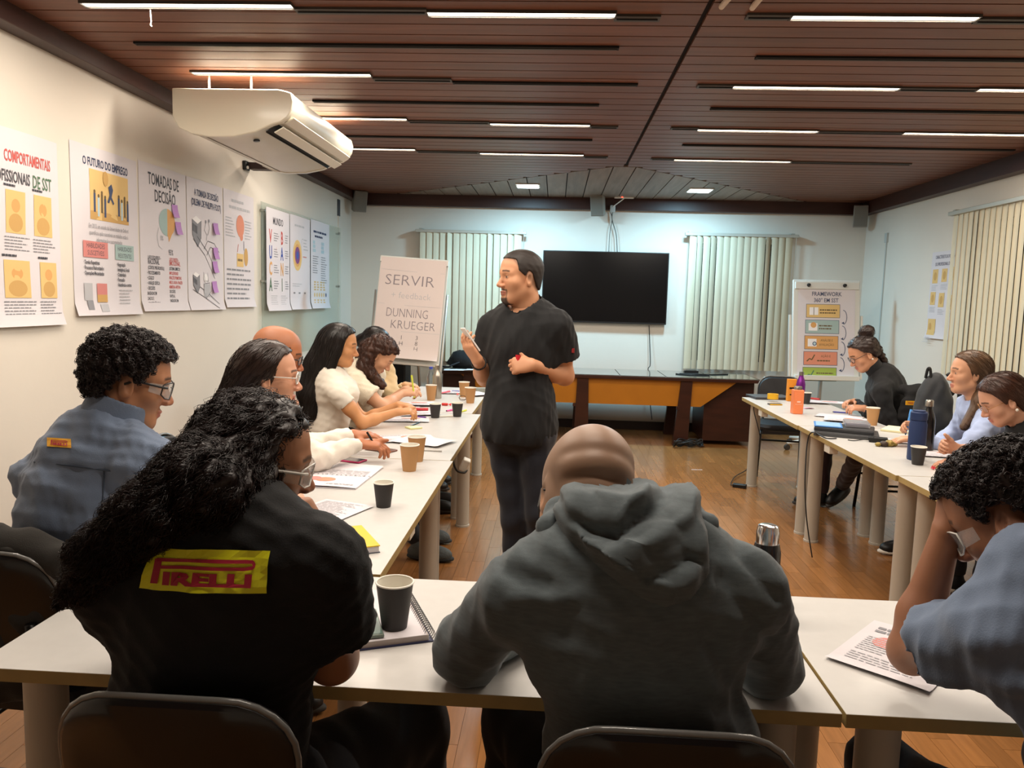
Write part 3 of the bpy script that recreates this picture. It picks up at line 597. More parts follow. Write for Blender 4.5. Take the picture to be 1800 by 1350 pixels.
table(-1.14, 5.062, -.53, 6.56, 'grey far table of the poster-wall row with the steel bottle')
table(1.592, 5.046, 2.21, 6.54, 'grey far table of the window-side row with the orange bottle', [(1.63, 6.0)])
table(1.60, 3.602, 2.215, 5.042, 'grey middle table of the window-side row with the laptops', [(1.64, 4.55)])
table(1.61, 2.10, 2.22, 3.598, 'grey near table of the window-side row behind the propped arm')
# ------------------------------------------------------------------ chairs
M_ctube = mat('chair_tube_black', '#121110', .35, .3); M_cpad = mat('chair_pad_black', '#17171a', .55, bump=.12, bscale=300); M_cshell = mat('chair_shell_black', '#0f0f10', .3, coat=.3); M_crim = mat('chair_rim_glint', '#6a6a68', .25, coat=.5)  # grey rim colour stands in for light glinting on the black plastic edge
def rrect(w, h, r, n=6):
    pts = []
    for cx, cz, a0 in ((w/2-r, r*.6, -PI/2), (w/2-r, h-r, 0), (-w/2+r, h-r, PI/2), (-w/2+r, r*.6, PI)):
        rr = r*.6 if cz < h/2 else r
        for i in range(n+1): a = a0+PI/2*i/n; pts.append((cx+(rr if cz < h/2 else r)*math.cos(a)+(r-rr)*(1 if cx > 0 else -1), cz+rr*math.sin(a)))
    return pts
def curved(poly, y0, y1, bow, lean, M=None):
    """extrude an outline in xz along y with a bow, as a two-ring cushion"""
    q = MB(M); n = len(poly); cx = sum(p[0] for p in poly)/n; cz = sum(p[1] for p in poly)/n; rings = []
    for k, yy in ((.80, y0), (.96, y0+(y1-y0)*.12), (1., (y0+y1)/2), (.96, y1-(y1-y0)*.12), (.80, y1)):
        rings.append([(cx+(x-cx)*k, yy+bow*(x/.22)**2-lean*z, cz+(z-cz)*k) for x, z in poly])
    vs = [p for r in rings for p in r]; fs = [(a*n+i, a*n+(i+1) % n, (a+1)*n+(i+1) % n, (a+1)*n+i) for a in range(4) for i in range(n)]
    m = len(vs); vs += [(cx, y0-lean*cz, cz), (cx, y1-lean*cz, cz)]
    fs += [((i+1) % n, i, m) for i in range(n)] + [(4*n+i, 4*n+(i+1) % n, m+1) for i in range(n)]
    return q.add(vs, fs)
def make_chair():
    t = thing('visitor_chair', 'x', 'chair', (0, 0, 0), 'black padded visitor chairs', local=True)
    q = curved([(x, z) for x, z in rrect(.43, .42, .10)], -.035, .035, .0, 0, T(0, -.19, .44) @ rotm(-PI/2, 0, 0) @ rotm(PI, 0, 0) @ Matrix.Scale(-1, 4, (0, 0, 1)))
    q.build('seat', M_cpad, t, smooth='auto')
    B = T(0, -.21, .52)
    curved(rrect(.39, .33, .11), -.012, .028, .035, .12, B).build('backrest', M_cpad, t, smooth='auto')
    curved(rrect(.395, .335, .112), -.030, -.012, .035, .12, B).build('back_shell', M_cshell, t, smooth='auto')
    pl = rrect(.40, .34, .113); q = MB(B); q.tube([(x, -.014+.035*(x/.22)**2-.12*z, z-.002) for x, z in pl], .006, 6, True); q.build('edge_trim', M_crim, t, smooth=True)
    for s in (-1, 1):
        MB().tube([(s*.19, .17, .41), (s*.20, .20, .38), (s*.215, .225, 0)], .0125, 8).build('leg', M_ctube, t, smooth=True)
        MB().tube([(s*.19, -.17, .41), (s*.20, -.20, .38), (s*.215, -.25, 0)], .0125, 8).build('leg', M_ctube, t, smooth=True)
        MB().tube([(s*.14, -.10, .41), (s*.14, -.19, .43), (s*.14, -.225, .50), (s*.14, -.25, .68)], .012, 8).build('back_support', M_ctube, t, smooth=True)
        MB().tube([(s*.208, .207, .26), (s*.208, -.215, .26)], .009, 6).build('side_rail', M_ctube, t)
    MB().tube([(-.208, -.21, .26), (.208, -.21, .26)], .009, 6).build('stretcher', M_ctube, t)
    return t
ch0 = make_chair(); _first = [True]
def chair(x, y, rz, label):
    SEATS.append((x, y, rz))
    if _first[0]: _first[0] = False; ch0.location = (x, y, 0); ch0.rotation_euler = (0, 0, rz); ch0['label'] = label; return ch0
    return dup(ch0, (x, y, 0), rz, label)
CH = {}
# ------------------------------------------------------------------ long wooden table at the far wall
M_dw = mat('desk_dark_wood', '#35190f', .35, var=.25, vscale=4, stretch=(1, 1, 5)); M_yel = mat('desk_yellow_panel', '#a8690f', .45, var=.06, vscale=5); M_gl = mat('desk_gloss_top', '#5b5a52', .08, coat=.6)
dx0, dx1, dy0, dy1, dz = -1.25, 2.2, 8.20, 9.02, .735
t = thing('long_wooden_table', 'long dark wooden table with a yellow apron under the television', 'table', (.5, 8.6, 0))
MB().box(dx0, dy0, dz-.04, dx1, dy1, dz-.005).build('tabletop', M_dw, t, bevel=.004)
n = 7
for i in range(n):
    a = dx0+.02+(dx1-dx0-.04)*i/n; b = dx0+.02+(dx1-dx0-.04)*(i+1)/n-.012; MB().box(a, dy0+.02, dz-.005, b, dy1-.02, dz).build('top_panel', M_gl, t)
q = MB(); pz0, pz1 = .42, dz-.04; q.add([(dx0+.25, dy0+.05, pz1), (dx1-.25, dy0+.05, pz1), (dx1-.62, dy0+.05, pz0), (dx0+.6, dy0+.05, pz0)]+[(dx0+.25, dy0+.08, pz1), (dx1-.25, dy0+.08, pz1), (dx1-.62, dy0+.08, pz0), (dx0+.6, dy0+.08, pz0)],
      [(3, 2, 1, 0), (4, 5, 6, 7), (0, 1, 5, 4), (1, 2, 6, 5), (2, 3, 7, 6), (3, 0, 4, 7)]); q.build('apron', M_yel, t)
for x, sg in ((.32, 1), (1.42, -1), (-.9, 1)):
    for y in (dy0+.02, dy1-.10):
        q = MB(); w0, w1 = .06, .10
        vs = [(x-w1+.02*sg, y, 0), (x+w1-.04+.02*sg, y, 0), (x+w0, y, pz1), (x-w0, y, pz1)]; q.add(vs+[(a, b+.06, c) for a, b, c in vs], [(0, 1, 2, 3)[::1], (7, 6, 5, 4), (0, 4, 5, 1), (1, 5, 6, 2), (2, 6, 7, 3), (3, 7, 4, 0)]); q.build('leg', M_dw, t, bevel=.004)
    MB().box(x-.10, dy0+.0, pz0-.03, x-.07, dy0+.03, pz0+.0).build('peg', M_dw, t)
for xa, xb in ((dx0, dx0+.6), (dx1-.62, dx1)): MB().box(xa+.05, dy0+.12, .05, xb-.05, dy1-.05, pz1).build('end_cabinet', M_dw, t)
# ------------------------------------------------------------------ flip charts
M_fcw = mat('flip_white', '#d9d9d2', .45); M_fcm = mat('flip_metal', '#a8a39a', .4, .4)
def flip1():
    c = AY(727, 545, 7.5); t = thing('flip_chart', 'flip chart easel with a handwritten sheet headed SERVIR', 'flip chart', (c.x, c.y, 0))
    tl, tr, bl, br = AY(671, 450, 7.62), AY(787, 459, 7.62), AY(662, 629, 7.42), AY(779, 635, 7.42)
    xd = (tr-tl).normalized(); yd = (tl-bl).normalized(); M = frame(tl, xd, yd); w = (tr-tl).length; h = (tl-bl).length
    MB(M).box(-.012, -h-.03, -.035, w+.012, .012, -.012).build('board', M_fcw, t, bevel=.004)
    MB(M).box(-.01, -.055, -.012, w+.01, .0, .014).build('clamp_bar', M_fcw, t, bevel=.004); MB(M).box(-.01, -h-.045, -.01, w+.01, -h-.025, .03).build('pen_tray', M_fcm, t)
    for s in (-.03, w+.02):
        a = M @ Vector((s, -.33, -.05)); b = M @ Vector((s, -h-.72, -.0)); b = Vector((b.x, b.y+.05, 0)); MB().tube([a, b], .016, 8).build('leg', M_fcm, t, smooth=True)
    a = M @ Vector((w/2, -.2, -.06)); MB().tube([a, (a.x, a.y+.65, 0)], .016, 8).build('leg', M_fcm, t, smooth=True)
    S = Sheet(M @ T(.004, -.01, .014), w-.008, h-.02, bulge=.01, seed=12, curl=.03); S.paper(t, M_paper2)
    S.text('SERVIR', w*.46, .27, .15, 'fp', 'C', 1.1, -.0018, w*.74); S.text('+ feedback', w*.5, .40, .09, 'lg', 'C', 1., -.001, w*.7)
    S.text('DUNNING', w*.47, .585, .125, 'fp', 'C', 1., -.0015, w*.62); S.text('KRUEGER', w*.57, .70, .12, 'fp', 'C', 1., -.0015, w*.66)
    for i, (a_, b_) in enumerate((('1', '3'), ('H', '8'), ('5', 'H'))): S.text(a_, w*.42, .805+.058*i, .06, 'k', 'C', 1., -.0008); S.text(b_, w*.65, .80+.055*i, .06, 'k', 'C', 1., -.0008)
    for yy in (.12, .46, .72): S.line([(.01, yy), (w*.5, yy+.008), (w-.015, yy+.006)], .0025, 'lg')
    S.done(t, 'handwriting')
flip1()
def flip2():
    Y_ = 8.25; tl, tr, bl, br = AY(1394, 491, Y_+.04), AY(1513, 493, Y_+.04), AY(1385, 664, Y_-.1), AY(1502, 668, Y_-.1)
    c = (bl+br)/2; t = thing('flip_chart', 'white mobile flip chart with a printed FRAMEWORK 360 sheet', 'flip chart', (c.x, c.y, 0))
    M = frame(tl, tr-tl, tl-bl); w = (tr-tl).length; h = (tl-bl).length
    MB(M).box(0, -h, -.025, w, 0, 0).build('board', M_fcw, t, bevel=.012)
    MB(M).box(.02, -.10, 0, w-.02, -.025, .022).build('clamp_bar', M_fcw, t, bevel=.004); MB(M).box(.02, -h-.02, -.02, w-.02, -h+.03, .06).build('pen_tray', M_fcw, t, bevel=.004)
    for x in (w*.22, w*.75): MB(M @ T(x, -.062, .022)).lathe([(.014, 0), (.02, .012), (.012, .04)], 12).build('clamp_knob', M_black, t, smooth='auto')
    for x in (-.03, w+.008): MB(M).box(x, -h, -.03, x+.022, -.37, -.01).build('side_arm', M_fcw, t)
    p = M @ Vector((w/2, -h*.5, -.05)); MB().tube([p, (p.x, p.y+.02, .09)], .02, 10).build('pole', M_fcm, t, smooth=True)
    for k in range(5):
        a = 2*PI*k/5+.9; e = Vector((p.x+.34*math.cos(a), p.y+.02+.34*math.sin(a), .075)); MB().tube([(p.x, p.y+.02, .11), e], [.028, .016], 8).build('base_arm', M_fcw, t, smooth=True)
        MB().lathe([(.012, -.016), (.03, -.014), (.03, .014), (.012, .016)], 14, T(e.x, e.y, .030) @ rotm(PI/2, 0, a)).build('caster', M_spkd, t, smooth='auto')
    S = Sheet(M @ T(.055, -.07, .001), w-.11, h-.10, bulge=.002, seed=5, curl=0); S.paper(t); ww = w-.11
    S.text('FRAMEWORK', ww*.5, .10, .062, 'in', 'C', .8, .0006, ww*.56); S.text('360° EM SST', ww*.49, .165, .06, 'in', 'C', .8, .0006, ww*.48)
    for i, (c_, a_, b_) in enumerate((('y', '', ''), ('t', '', ''), ('o', 'ANÁLISE E', 'AVALIAÇÃO'), ('co', 'AÇÃO E', ''), ('gn', '', ''))):
        y = .19+.165*i; x = ww*(.15-.012*i); W_ = ww*.58; H_ = .135
        S.rect(x-.004, y-.004, W_+.008, H_+.008, 'in', 2); S.rect(x, y, W_, H_, c_, 2)
        S.rect(x+.03, y+.03, .09, .08, 'w', 1) if i < 3 else S.line([(x+.03, y+.10), (x+.06, y+.07), (x+.08, y+.085), (x+.11, y+.03)], .012, 'gr' if i == 4 else 'br')
        if i == 1: S.disc(x+.08, y+.05, .03, .03, 'o', 12)
        if i == 2: S.disc(x+.10, y+.08, .022, .022, 'in', 12); S.disc(x+.10, y+.08, .014, .014, 'sk', 12)
        if i == 0: S.line([(x+.075, y+.03), (x+.075, y+.11)], .006, 'br')
        if a_: S.text(a_, x+W_*.66, y+.055, .034, 'br', 'C', .8, 0, W_*.5)
        S.text(b_, x+W_*.66, y+.10, .034, 'br', 'C', .8, 0, W_*.5) if b_ else S.para(x+W_*.40, y+(.085 if a_ else .05), W_*.54, 1 if a_ else 2, .03, 'br', i+70, .45)
        if i < 4: S.line([(x+W_+.035+.04*math.sin(a), y+.13-.075*math.cos(a)) for a in [PI*k/8 for k in range(8)]], .006, 'in'); S.poly([(x+W_+.02, y+.19), (x+W_+.05, y+.205), (x+W_+.045, y+.175)], 'in')
    S.done(t)
flip2()
# ------------------------------------------------------------------ things on the tables
M_cupb = mat('cup_black_ribbed', '#2e2b2a', .55); M_cupk = mat('cup_kraft', '#b88a5a', .65, var=.03); M_cupi = mat('cup_white_inside', '#eae6da', .5)
def cup(u, v, kind, label, z=TZ, s=1., y=None):
    p = AZ(u, v, z) if y is None else AY(u, v, y); p = Vector((p.x, p.y+.02, z)); r0, r1, h = ((.026, .0365, .092), (.029, .042, .118), (.028, .041, .105))[kind]
    r0 *= s; r1 *= s; h *= s
    t = thing('paper_cup', label, 'cup', p, 'paper coffee cups on the tables'); M = T(p)
    MB(M).lathe([(r0-.001, .004), (r0, .0), (r1, h-.004), (r1-.001, h-.004), (r0+.001, .008)], 28, cap=True).build('sleeve', M_cupb if kind in (0, 2) else M_cupk, t, smooth='auto')
    MB(M).lathe([(r0-.002, .006), (r1-.0018, h-.003)], 28, cap=False).build('inner_wall', M_cupi, t, smooth=True)
    MB(M).tube([((r1)*math.cos(2*PI*i/28), (r1)*math.sin(2*PI*i/28), h-.002) for i in range(28)], .0022, 6, True).build('rim', M_cupi, t, smooth=True)
    return t
M_spiral = mat('spiral_wire', '#8f8f8f', .35, .8)
def sheet(u, v, w, d, rz, label, mode='text', seed=0, z=TZ, name='paper_sheet', cat='paper', lift=.0, two=False):
    p = AZ(u, v, z) ; t = thing(name, label, cat, p); r = random.Random(seed); z0 = z+.0008+lift
    M = T(p.x, p.y, z0) @ rotm(0, 0, rz) @ T(-w/2, d/2, 0)
    S = Sheet(M, w, d, bulge=.003 if not two else .001, seed=seed, curl=.004); S.paper(t)
    if mode == 'text': S.para(w*.08, d*.08, w*.84, int(d*.8/.012), .012, 'lg', seed)
    if mode == 'dot':
        S.para(w*.12, d*.12, w*.75, 2, .022, 'g', 77, .6); S.disc(w*.36, d*.42, .035, .035, 'r'); S.para(w*.12, d*.36, w*.35, 8, .012, 'lg', seed); S.para(w*.12, d*.72, w*.7, 4, .012, 'lg', seed+1)
    if mode == 'blob': S.disc(w*.55, d*.3, w*.14, d*.09, 'co'); S.disc(w*.72, d*.32, w*.1, d*.08, 'r'); S.para(w*.08, d*.08, w*.5, 2, .012, 'g', seed); S.para(w*.08, d*.5, w*.8, 8, .012, 'lg', seed)
    S.done(t); return t
def booklet(u, v, w, d, rz, label, mode, seed=0, z=TZ):
    """open spiral booklet, fold across the middle"""
    t = sheet(u, v, w, d, rz, label, mode, seed, z, 'open_booklet', 'booklet', lift=.004)
    p = AZ(u, v, z); M = T(p.x, p.y, z) @ rotm(0, 0, rz)
    MB(M).box(-w/2, -d/2, .0005, w/2, d/2, .0042).build('page_block', M_paper, t)
    MB(M).tube([(-w/2+w*i/60, .003*math.cos(i*PI), .006+.004*math.sin(i*PI/2)) for i in range(61)], .0012, 4).build('spiral', M_spiral, t); return t
def bar(p, q, r, m, label, name='pen', cat='pen', cap=None, up=0.):
    a = Vector(p); b = Vector(q); t = thing(name, label, cat, (a+b)/2); MB().tube([a, b], r, 8).build('barrel', m, t, smooth='auto')
    d = (b-a).normalized(); MB().tube([b-d*.035, b+d*.002], r*1.18, 8).build('cap', cap or m, t, smooth='auto'); MB().tube([a, a-d*.008], [r*.8, r*.2], 8).build('tip', M_black, t); return t
def pen(u1, v1, u2, v2, col, label, r=.005, name='pen', cap=None, z=TZ):
    a = AZ(u1, v1, z+r+.0005); b = AZ(u2, v2, z+r+.0005); return bar(a, b, r, mat('pen_'+col, col, .4), label, name, name if name != 'highlighter_pen' else 'highlighter', cap)
def bottle(u, v, prof, m, label, parts=(), z=TZ, y=None, n=28):
    p = AZ(u, v, z) if y is None else Vector((AY(u, v, y).x, y, z)); t = thing('water_bottle', label, 'bottle', p)
    MB(T(p.x, p.y, z)).lathe(prof, n).build('body', m, t, smooth='auto')
    for nm, pr, mm in parts: MB(T(p.x, p.y, z)).lathe(pr, n).build(nm, mm, t, smooth='auto')
    return t
M_steel = mat('brushed_steel', '#b0aaa0', .28, 1., bump=.04, bscale=90); M_chrome = mat('cap_chrome', '#cfcfcf', .15, 1.)
def box_thing(name, c, d, rz, m, label, cat, bevel=.003, extra=None):
    t = thing(name, label, cat, c); M = T(c) @ rotm(0, 0, rz); MB(M).box(-d[0]/2, -d[1]/2, .0005, d[0]/2, d[1]/2, d[2]).build('body' if name != 'notebook' else 'pages', m, t, bevel=bevel)
    if extra: extra(t, M)
    return t
def phone(u, v, rz, body, screen, label, z=TZ, w=.072, l=.15):
    def ex(t, M): MB(M).box(-w/2+.004, -l/2+.006, .0085, w/2-.004, l/2-.006, .0092).build('screen', screen, t)
    return box_thing('mobile_phone', AZ(u, v, z), (w, l, .0085), rz, body, label, 'phone', .003, ex)
# near table
cup(690, 1108, 2, 'large dark paper cup standing on the spiral notebook', z=TZ+.018, s=1.02)
def _nb(t, M):
    MB(M).box(-.105, -.15, .0, .105, .15, .003).build('cover', mat('nb_navy', '#25294a', .5), t); MB(M).box(-.102, -.147, .0165, .09, .147, .0175).build('top_page', M_paper, t)
    q = MB(M)
    for i in range(26): y = -.14+.28*i/25; q.tube([(.098+.012*math.cos(a), y, .0145+.013*math.sin(a)) for a in [k*PI/5 for k in range(11)]], .0012, 4)
    q.build('spiral', M_spiral, t)
p = AT(678, 1098); box_thing('notebook', (p.x-.03, p.y+.02, TZ), (.19, .29, .016), .40, mat('page_edge', '#bdb3ae', .8), 'thick white spiral notebook under the large dark cup', 'notebook', .001, _nb)
p = AZ(640, 1120, TZ); phone(640, 1100, .35, mat('phone_green', '#6e7b72', .3), mat('phone_glass_green', '#5f7a73', .1), 'greenish phone lying against the spiral notebook', w=.072, z=TZ+.0180)
sheet(1580, 1150, .21, .297, -.72, 'handout with a red dot and printed lines under the propped elbow', 'dot', 3); sheet(1668, 1128, .21, .297, -.5, 'blank white sheet tucked behind the propped forearm', 'none', 4, lift=.007)
# left row, near table
def _yb(t, M): MB(M).box(-.08, -.11, .020, .08, .11, .023).build('cover', mat('book_yellow', '#d9b81f', .45), t); MB(M).box(-.08, -.11, 0, .08, .11, .002).build('cover', mat('book_back', '#3a4458', .5), t)
p = AT(620, 962); box_thing('notebook', (p.x-.03, p.y+.02, TZ), (.155, .215, .021), .5, M_paper, 'thick yellow notebook near the person in the logo T-shirt', 'notebook', .001, _yb)
sheet(572, 902, .21, .29, -.35, 'white printed sheets beside the yellow notebook', 'text', 6, lift=.002)
cup(672, 893, 0, 'dark ribbed paper cup alone on the near poster-row table')
booklet(590, 838, .30, .40, PI/2+1.52, 'open spiral booklet with coloured figures by the pink phone', 'blob', 7)
phone(614, 810, 1.25, mat('phone_pink', '#c8306a', .4), mat('phone_glass', '#4a4d55', .1), 'pink-cased mobile phone beside the open booklet')
phone(670, 792, 1.15, mat('phone_copper', '#7a4a38', .35), mat('phone_glass_brown', '#4b3630', .1), 'copper-coloured mobile phone beside two kraft cups')
cup(718, 829, 1, 'tall kraft paper cup in front of its twin'); cup(731, 812, 1, 'tall kraft paper cup half hidden behind its twin')
pen(735, 791, 776, 793, '#b5b2ac', 'thin silver pencil beside the kraft cups', .0035)
# left row, middle table
sheet(715, 772, .30, .21, .35, 'white handout sheets in front of the writing hands', 'blob', 8); sheet(745, 778, .21, .29, 1.2, 'white sheet overlapping the handout by the writing hands', 'none', 9, lift=.007)
def _np(t, M): MB(M).box(-.036, -.036, .0085, .036, .036, .0095).build('top_note', mat('note_pale', '#e9e6bd', .8), t)
box_thing('sticky_note_pad', AT(727, 753), (.075, .075, .009), .7, mat('note_yellow', '#d8d49a', .8), 'pale yellow sticky note pad on the middle table', 'note pad', .001, _np)
sheet(712, 738, .30, .22, .15, 'white printed sheets under the hand with a ring', 'blob', 10); sheet(735, 728, .26, .20, .4, 'second white sheet by the purple pen', 'text', 11, lift=.002)
pen(722, 731, 748, 734, '#5a2d8c', 'purple felt pen on the white sheets'); pen(722, 749, 738, 742, '#1a1a1a', 'black pen beside the sticky note pad', .004)
cup(764, 735, 0, 'dark ribbed paper cup by the purple pen'); cup(803, 733, 0, 'dark ribbed paper cup beside pink and yellow highlighters')
pen(785, 722, 797, 720, '#e05a9a', 'pink highlighter behind the dark cup', .006, 'highlighter_pen'); pen(808, 724, 819, 721, '#d9dc4a', 'yellow highlighter behind the dark cup', .006, 'highlighter_pen'); pen(772, 732, 795, 731, '#e6e2d8', 'white pen between the two dark cups', .006)
pen(700, 718, 752, 720, '#c2242c', 'long red pen case in front of the kraft cup', .010, 'pencil_case'); sheet(700, 715, .30, .22, .2, 'white open pages beside the red pen case', 'text', 12)
# left row, far table
cup(757, 704, 1, 'kraft paper cup in front of the steel bottle', s=.98)
bottle(768, 700, [(.034, 0), (.036, .006), (.036, .165), (.030, .185), (.0165, .215), (.0165, .222)], M_steel, 'brushed steel water bottle on the far poster-row table', [('neck_ring', [(.018, .222), (.018, .228)], M_steel), ('cap', [(.0175, .230), (.018, .252), (.012, .258)], M_steel)])
M_pet = mat('pet_clear', '#dfe8ea', .08, trans=.9, alpha=.6, ior=1.2)
bottle(757, 682, [(.028, 0), (.031, .01), (.030, .05), (.032, .06), (.032, .14), (.014, .185), (.0125, .195)], M_pet, 'clear plastic water bottle with a blue cap', [('cap', [(.0145, .195), (.0145, .213)], mat('cap_blue', '#3a49a8', .4))], y=6.1)
cup(815, 698, 1, 'kraft paper cup farther from the candy wrapper'); cup(826, 709, 1, 'kraft paper cup beside the yellow candy wrapper', s=.98)
sheet(790, 690, .30, .24, .1, 'white printed sheet at the far end of the poster row', 'text', 13); sheet(835, 694, .20, .26, .6, 'white sheet at the corner of the far table', 'none', 14, lift=.007); sheet(730, 712, .29, .21, .3, 'white pages under the hand holding a yellow pen', 'blob', 15, lift=.007)
pen(795, 687, 807, 688, '#3a35a0', 'blue pen on the far white sheet'); pen(775, 691, 790, 688, '#d4606a', 'red felt pen behind the steel bottle', .008)
def candy(u, v, c1, c2, label):
    p = AT(u, v); t = thing('candy_wrapper', label, 'candy', p); MB().cbox((p.x, p.y, TZ+.010), (.045, .022, .018)).build('wrapper', mat('candy_'+c1, c1, .3), t, bevel=.006)
    for s in (-1, 1): MB().add([(p.x+s*.022, p.y, TZ+.010), (p.x+s*.045, p.y-.014, TZ+.003), (p.x+s*.047, p.y, TZ+.02), (p.x+s*.045, p.y+.014, TZ+.003), (p.x+s*.04, p.y, TZ+.001)], [(0, 1, 2), (0, 2, 3), (0, 3, 4), (0, 4, 1), (1, 4, 3, 2)]).build('twist', mat('candy_'+c2, c2, .3), t)
candy(813, 695, '#d9c21f', '#c62a20', 'yellow and red candy wrapper before the kraft cups'); candy(782, 713, '#c92b25', '#d03030', 'red candy wrapper beside the steel bottle')
p = AT(820, 705); t = thing('eyeglasses', 'folded wire eyeglasses lying on the far table', 'glasses', p); M_wire = mat('glasses_wire', '#4a4036', .3, .6)
for s in (-1, 1):
    c = Vector((p.x+s*.03, p.y, TZ+.022)); MB().tube([(c.x+.026*math.cos(a), c.y, c.z+.019*math.sin(a)) for a in [2*PI*k/16 for k in range(16)]], .0018, 5, True).build('rim', M_wire, t)
    MB().tube([(p.x+s*.057, p.y, TZ+.025), (p.x+s*.05, p.y+.05, TZ+.006), (p.x-s*.04, p.y+.06, TZ+.003)], .0018, 5).build('temple', M_wire, t)
MB().tube([(p.x-.008, p.y, TZ+.026), (p.x, p.y, TZ+.03), (p.x+.008, p.y, TZ+.026)], .0018, 5).build('bridge', M_wire, t)
p = AT(848, 689); box_thing('eraser_block', (p.x, p.y, TZ), (.11, .06, .035), .2, mat('eraser_grey', '#8f948c', .7), 'grey board eraser at the far table corner', 'eraser')
# adapter hanging by the middle table
p = Vector((-.455, 4.05, .62)); t = thing('power_adapter', 'white power adapter with black cord hanging at the table edge', 'adapter', p)
MB(T(p) @ rotm(.3, .4, .2)).box(-.02, -.02, -.04, .02, .02, .03).build('block', M_sock, t, bevel=.006); MB().tube(spl([(-.53, 4.0, .70), (-.50, 4.0, .60), (-.46, 4.03, .575), (-.445, 4.05, .585)]), .006).build('cord', M_cabk, t, smooth=True)
# right row, far table
M_or = mat('bottle_orange', '#ea8350', .45)
p = AT(1400, 727); t = thing('water_bottle', 'square orange water bottle with a steel lid and pale lettering', 'bottle', p)
MB().box(p.x-.036, p.y-.036, TZ, p.x+.036, p.y+.036, TZ+.175).build('body', M_or, t, bevel=.006); MB(T(p.x, p.y, TZ+.175)).lathe([(.028, 0), (.028, .02), (.026, .024)], 24).build('lid', M_steel, t, smooth='auto')
q = MB(frame((p.x, p.y-.0365, TZ+.085), (1, 0, 0), (0, 0, 1))); q.add([(-.012, 0, 0), (.012, 0, 0), (.012, .010, 0), (-.012, .010, 0)], [(0, 1, 2, 3)]); q.add([(-.024, -.014, 0), (.024, -.014, 0), (.024, -.012, 0), (-.024, -.012, 0)], [(0, 1, 2, 3)]); q.build('lettering', mat('pale_print', '#f0c8b4', .5), t)
bottle(1406, 700, [(.034, 0), (.036, .008), (.036, .15), (.030, .18), (.018, .21), (.017, .222)], mat('bottle_purple', '#7a2a8a', .25, .6), 'metallic purple water bottle with a steel cap', [('cap', [(.019, .222), (.019, .248), (.016, .25)], M_steel)], y=6.28)
p = Vector((AY(1391, 690, 6.38).x, 6.38, TZ)); t = thing('juice_box', 'orange carton with dark print behind the orange bottle', 'carton', p)
MB().cbox((p.x, p.y, TZ+.09), (.07, .05, .18)).build('body', mat('carton_orange', '#e8932a', .5), t, bevel=.002); MB().box(p.x-.025, p.y-.0262, TZ+.10, p.x+.02, p.y-.025, TZ+.115).build('print', M_black, t); MB().box(p.x-.02, p.y-.0262, TZ+.05, p.x+.01, p.y-.025, TZ+.06).build('print', M_black, t)
p = Vector((AY(1418, 700, 6.2).x, 6.2, TZ)); cup(1419, 700, 0, 'dark paper cup hidden behind the orange bottle', y=6.2)
def _lap(t, M): MB(M).box(-.16, -.11, .017, .16, .11, .021).build('lid', mat('laptop_lid', '#5c5d62', .4, .5), t, bevel=.002)
box_thing('laptop', AZ(1352, 700, TZ), (.32, .22, .017), .15, mat('laptop_base', '#44454a', .4, .5), 'closed grey laptop by the yellow tape roll', 'laptop', .003, _lap)
p = AT(1358, 706); p.z = TZ+.022; t = thing('tape_roll', 'yellow tape roll on the closed grey laptop', 'tape roll', p); MB(T(p)).lathe([(.028, 0.0), (.043, 0), (.043, .042), (.028, .042), (.028, 0.0)], 28, cap=False).build('roll', mat('tape_yellow', '#d9a51d', .4), t, smooth='auto')
p = AT(1360, 711); box_thing('card_box', (p.x, p.y-.03, TZ), (.10, .05, .012), .1, mat('card_dark', '#4a453c', .5), 'flat dark box with a yellow edge beside the tape roll', 'box', .002, lambda t, M: MB(M).box(-.048, -.026, .002, .05, -.0252, .010).build('label', mat('tape_yellow', '#d9a51d', .4), t))
sheet(1452, 709, .30, .21, -.15, 'handout held by the person in the turtleneck with an orange figure', 'blob', 16, lift=.006); pen(1425, 700, 1440, 702, '#b02a26', 'red marker behind the handout', .008); pen(1405, 697, 1398, 694, '#5a3a9c', 'purple pen behind the orange bottle', .005)
sheet(1475, 733, .30, .21, -.5, 'white sheet under the blue pen', 'none', 17); sheet(1490, 741, .30, .21, -.35, 'white handout with a small orange figure near the kraft cup', 'blob', 18, lift=.008); pen(1465, 724, 1495, 726, '#3a3f9c', 'blue pen lying on the white sheets')
sheet(1420, 718, .07, .07, .1, 'pink paper slip beside the orange bottle', 'none', 19)
bpy.data.objects[[o.name for o in COL.objects if o.get('label', '').startswith('pink paper slip')][0]].children[0].data.materials[0] = mat('slip_pink', '#dba6b8', .7)
cup(1535, 748, 1, 'kraft paper cup beside the stack of laptops')
# right row, middle table
p = AT(1487, 765); a_ = -.35
box_thing('laptop', p, (.36, .25, .022), a_, mat('laptop_dark', '#4c4d4f', .45, .3), 'dark laptop at the bottom of the stack', 'laptop', .003, lambda t, M: MB(M).box(-.175, -.12, .022, .175, .12, .025).build('lid', mat('laptop_lid2', '#57585a', .4, .4), t))
p2 = p+Vector((.0, .03, .0255)); box_thing('laptop', p2, (.33, .23, .02), a_-.05, mat('laptop_dark2', '#3f4043', .45, .3), 'black laptop on top of the stack under the blue folder', 'laptop', .003, lambda t, M: MB(M).box(-.16, -.11, .020, .16, .11, .023).build('lid', mat('laptop_lid3', '#4b4c4e', .4, .4), t))
p3 = p2+Vector((-.09, .03, .0235)); box_thing('folder', p3, (.16, .2, .006), a_+.05, mat('folder_blue', '#4a86c8', .45), 'blue plastic folder on the laptop stack', 'folder', .001, lambda t, M: MB(M).box(-.07, -.09, .0065, .07, .09, .0075).build('label_sheet', mat('folder_pale', '#8db6dd', .5), t))
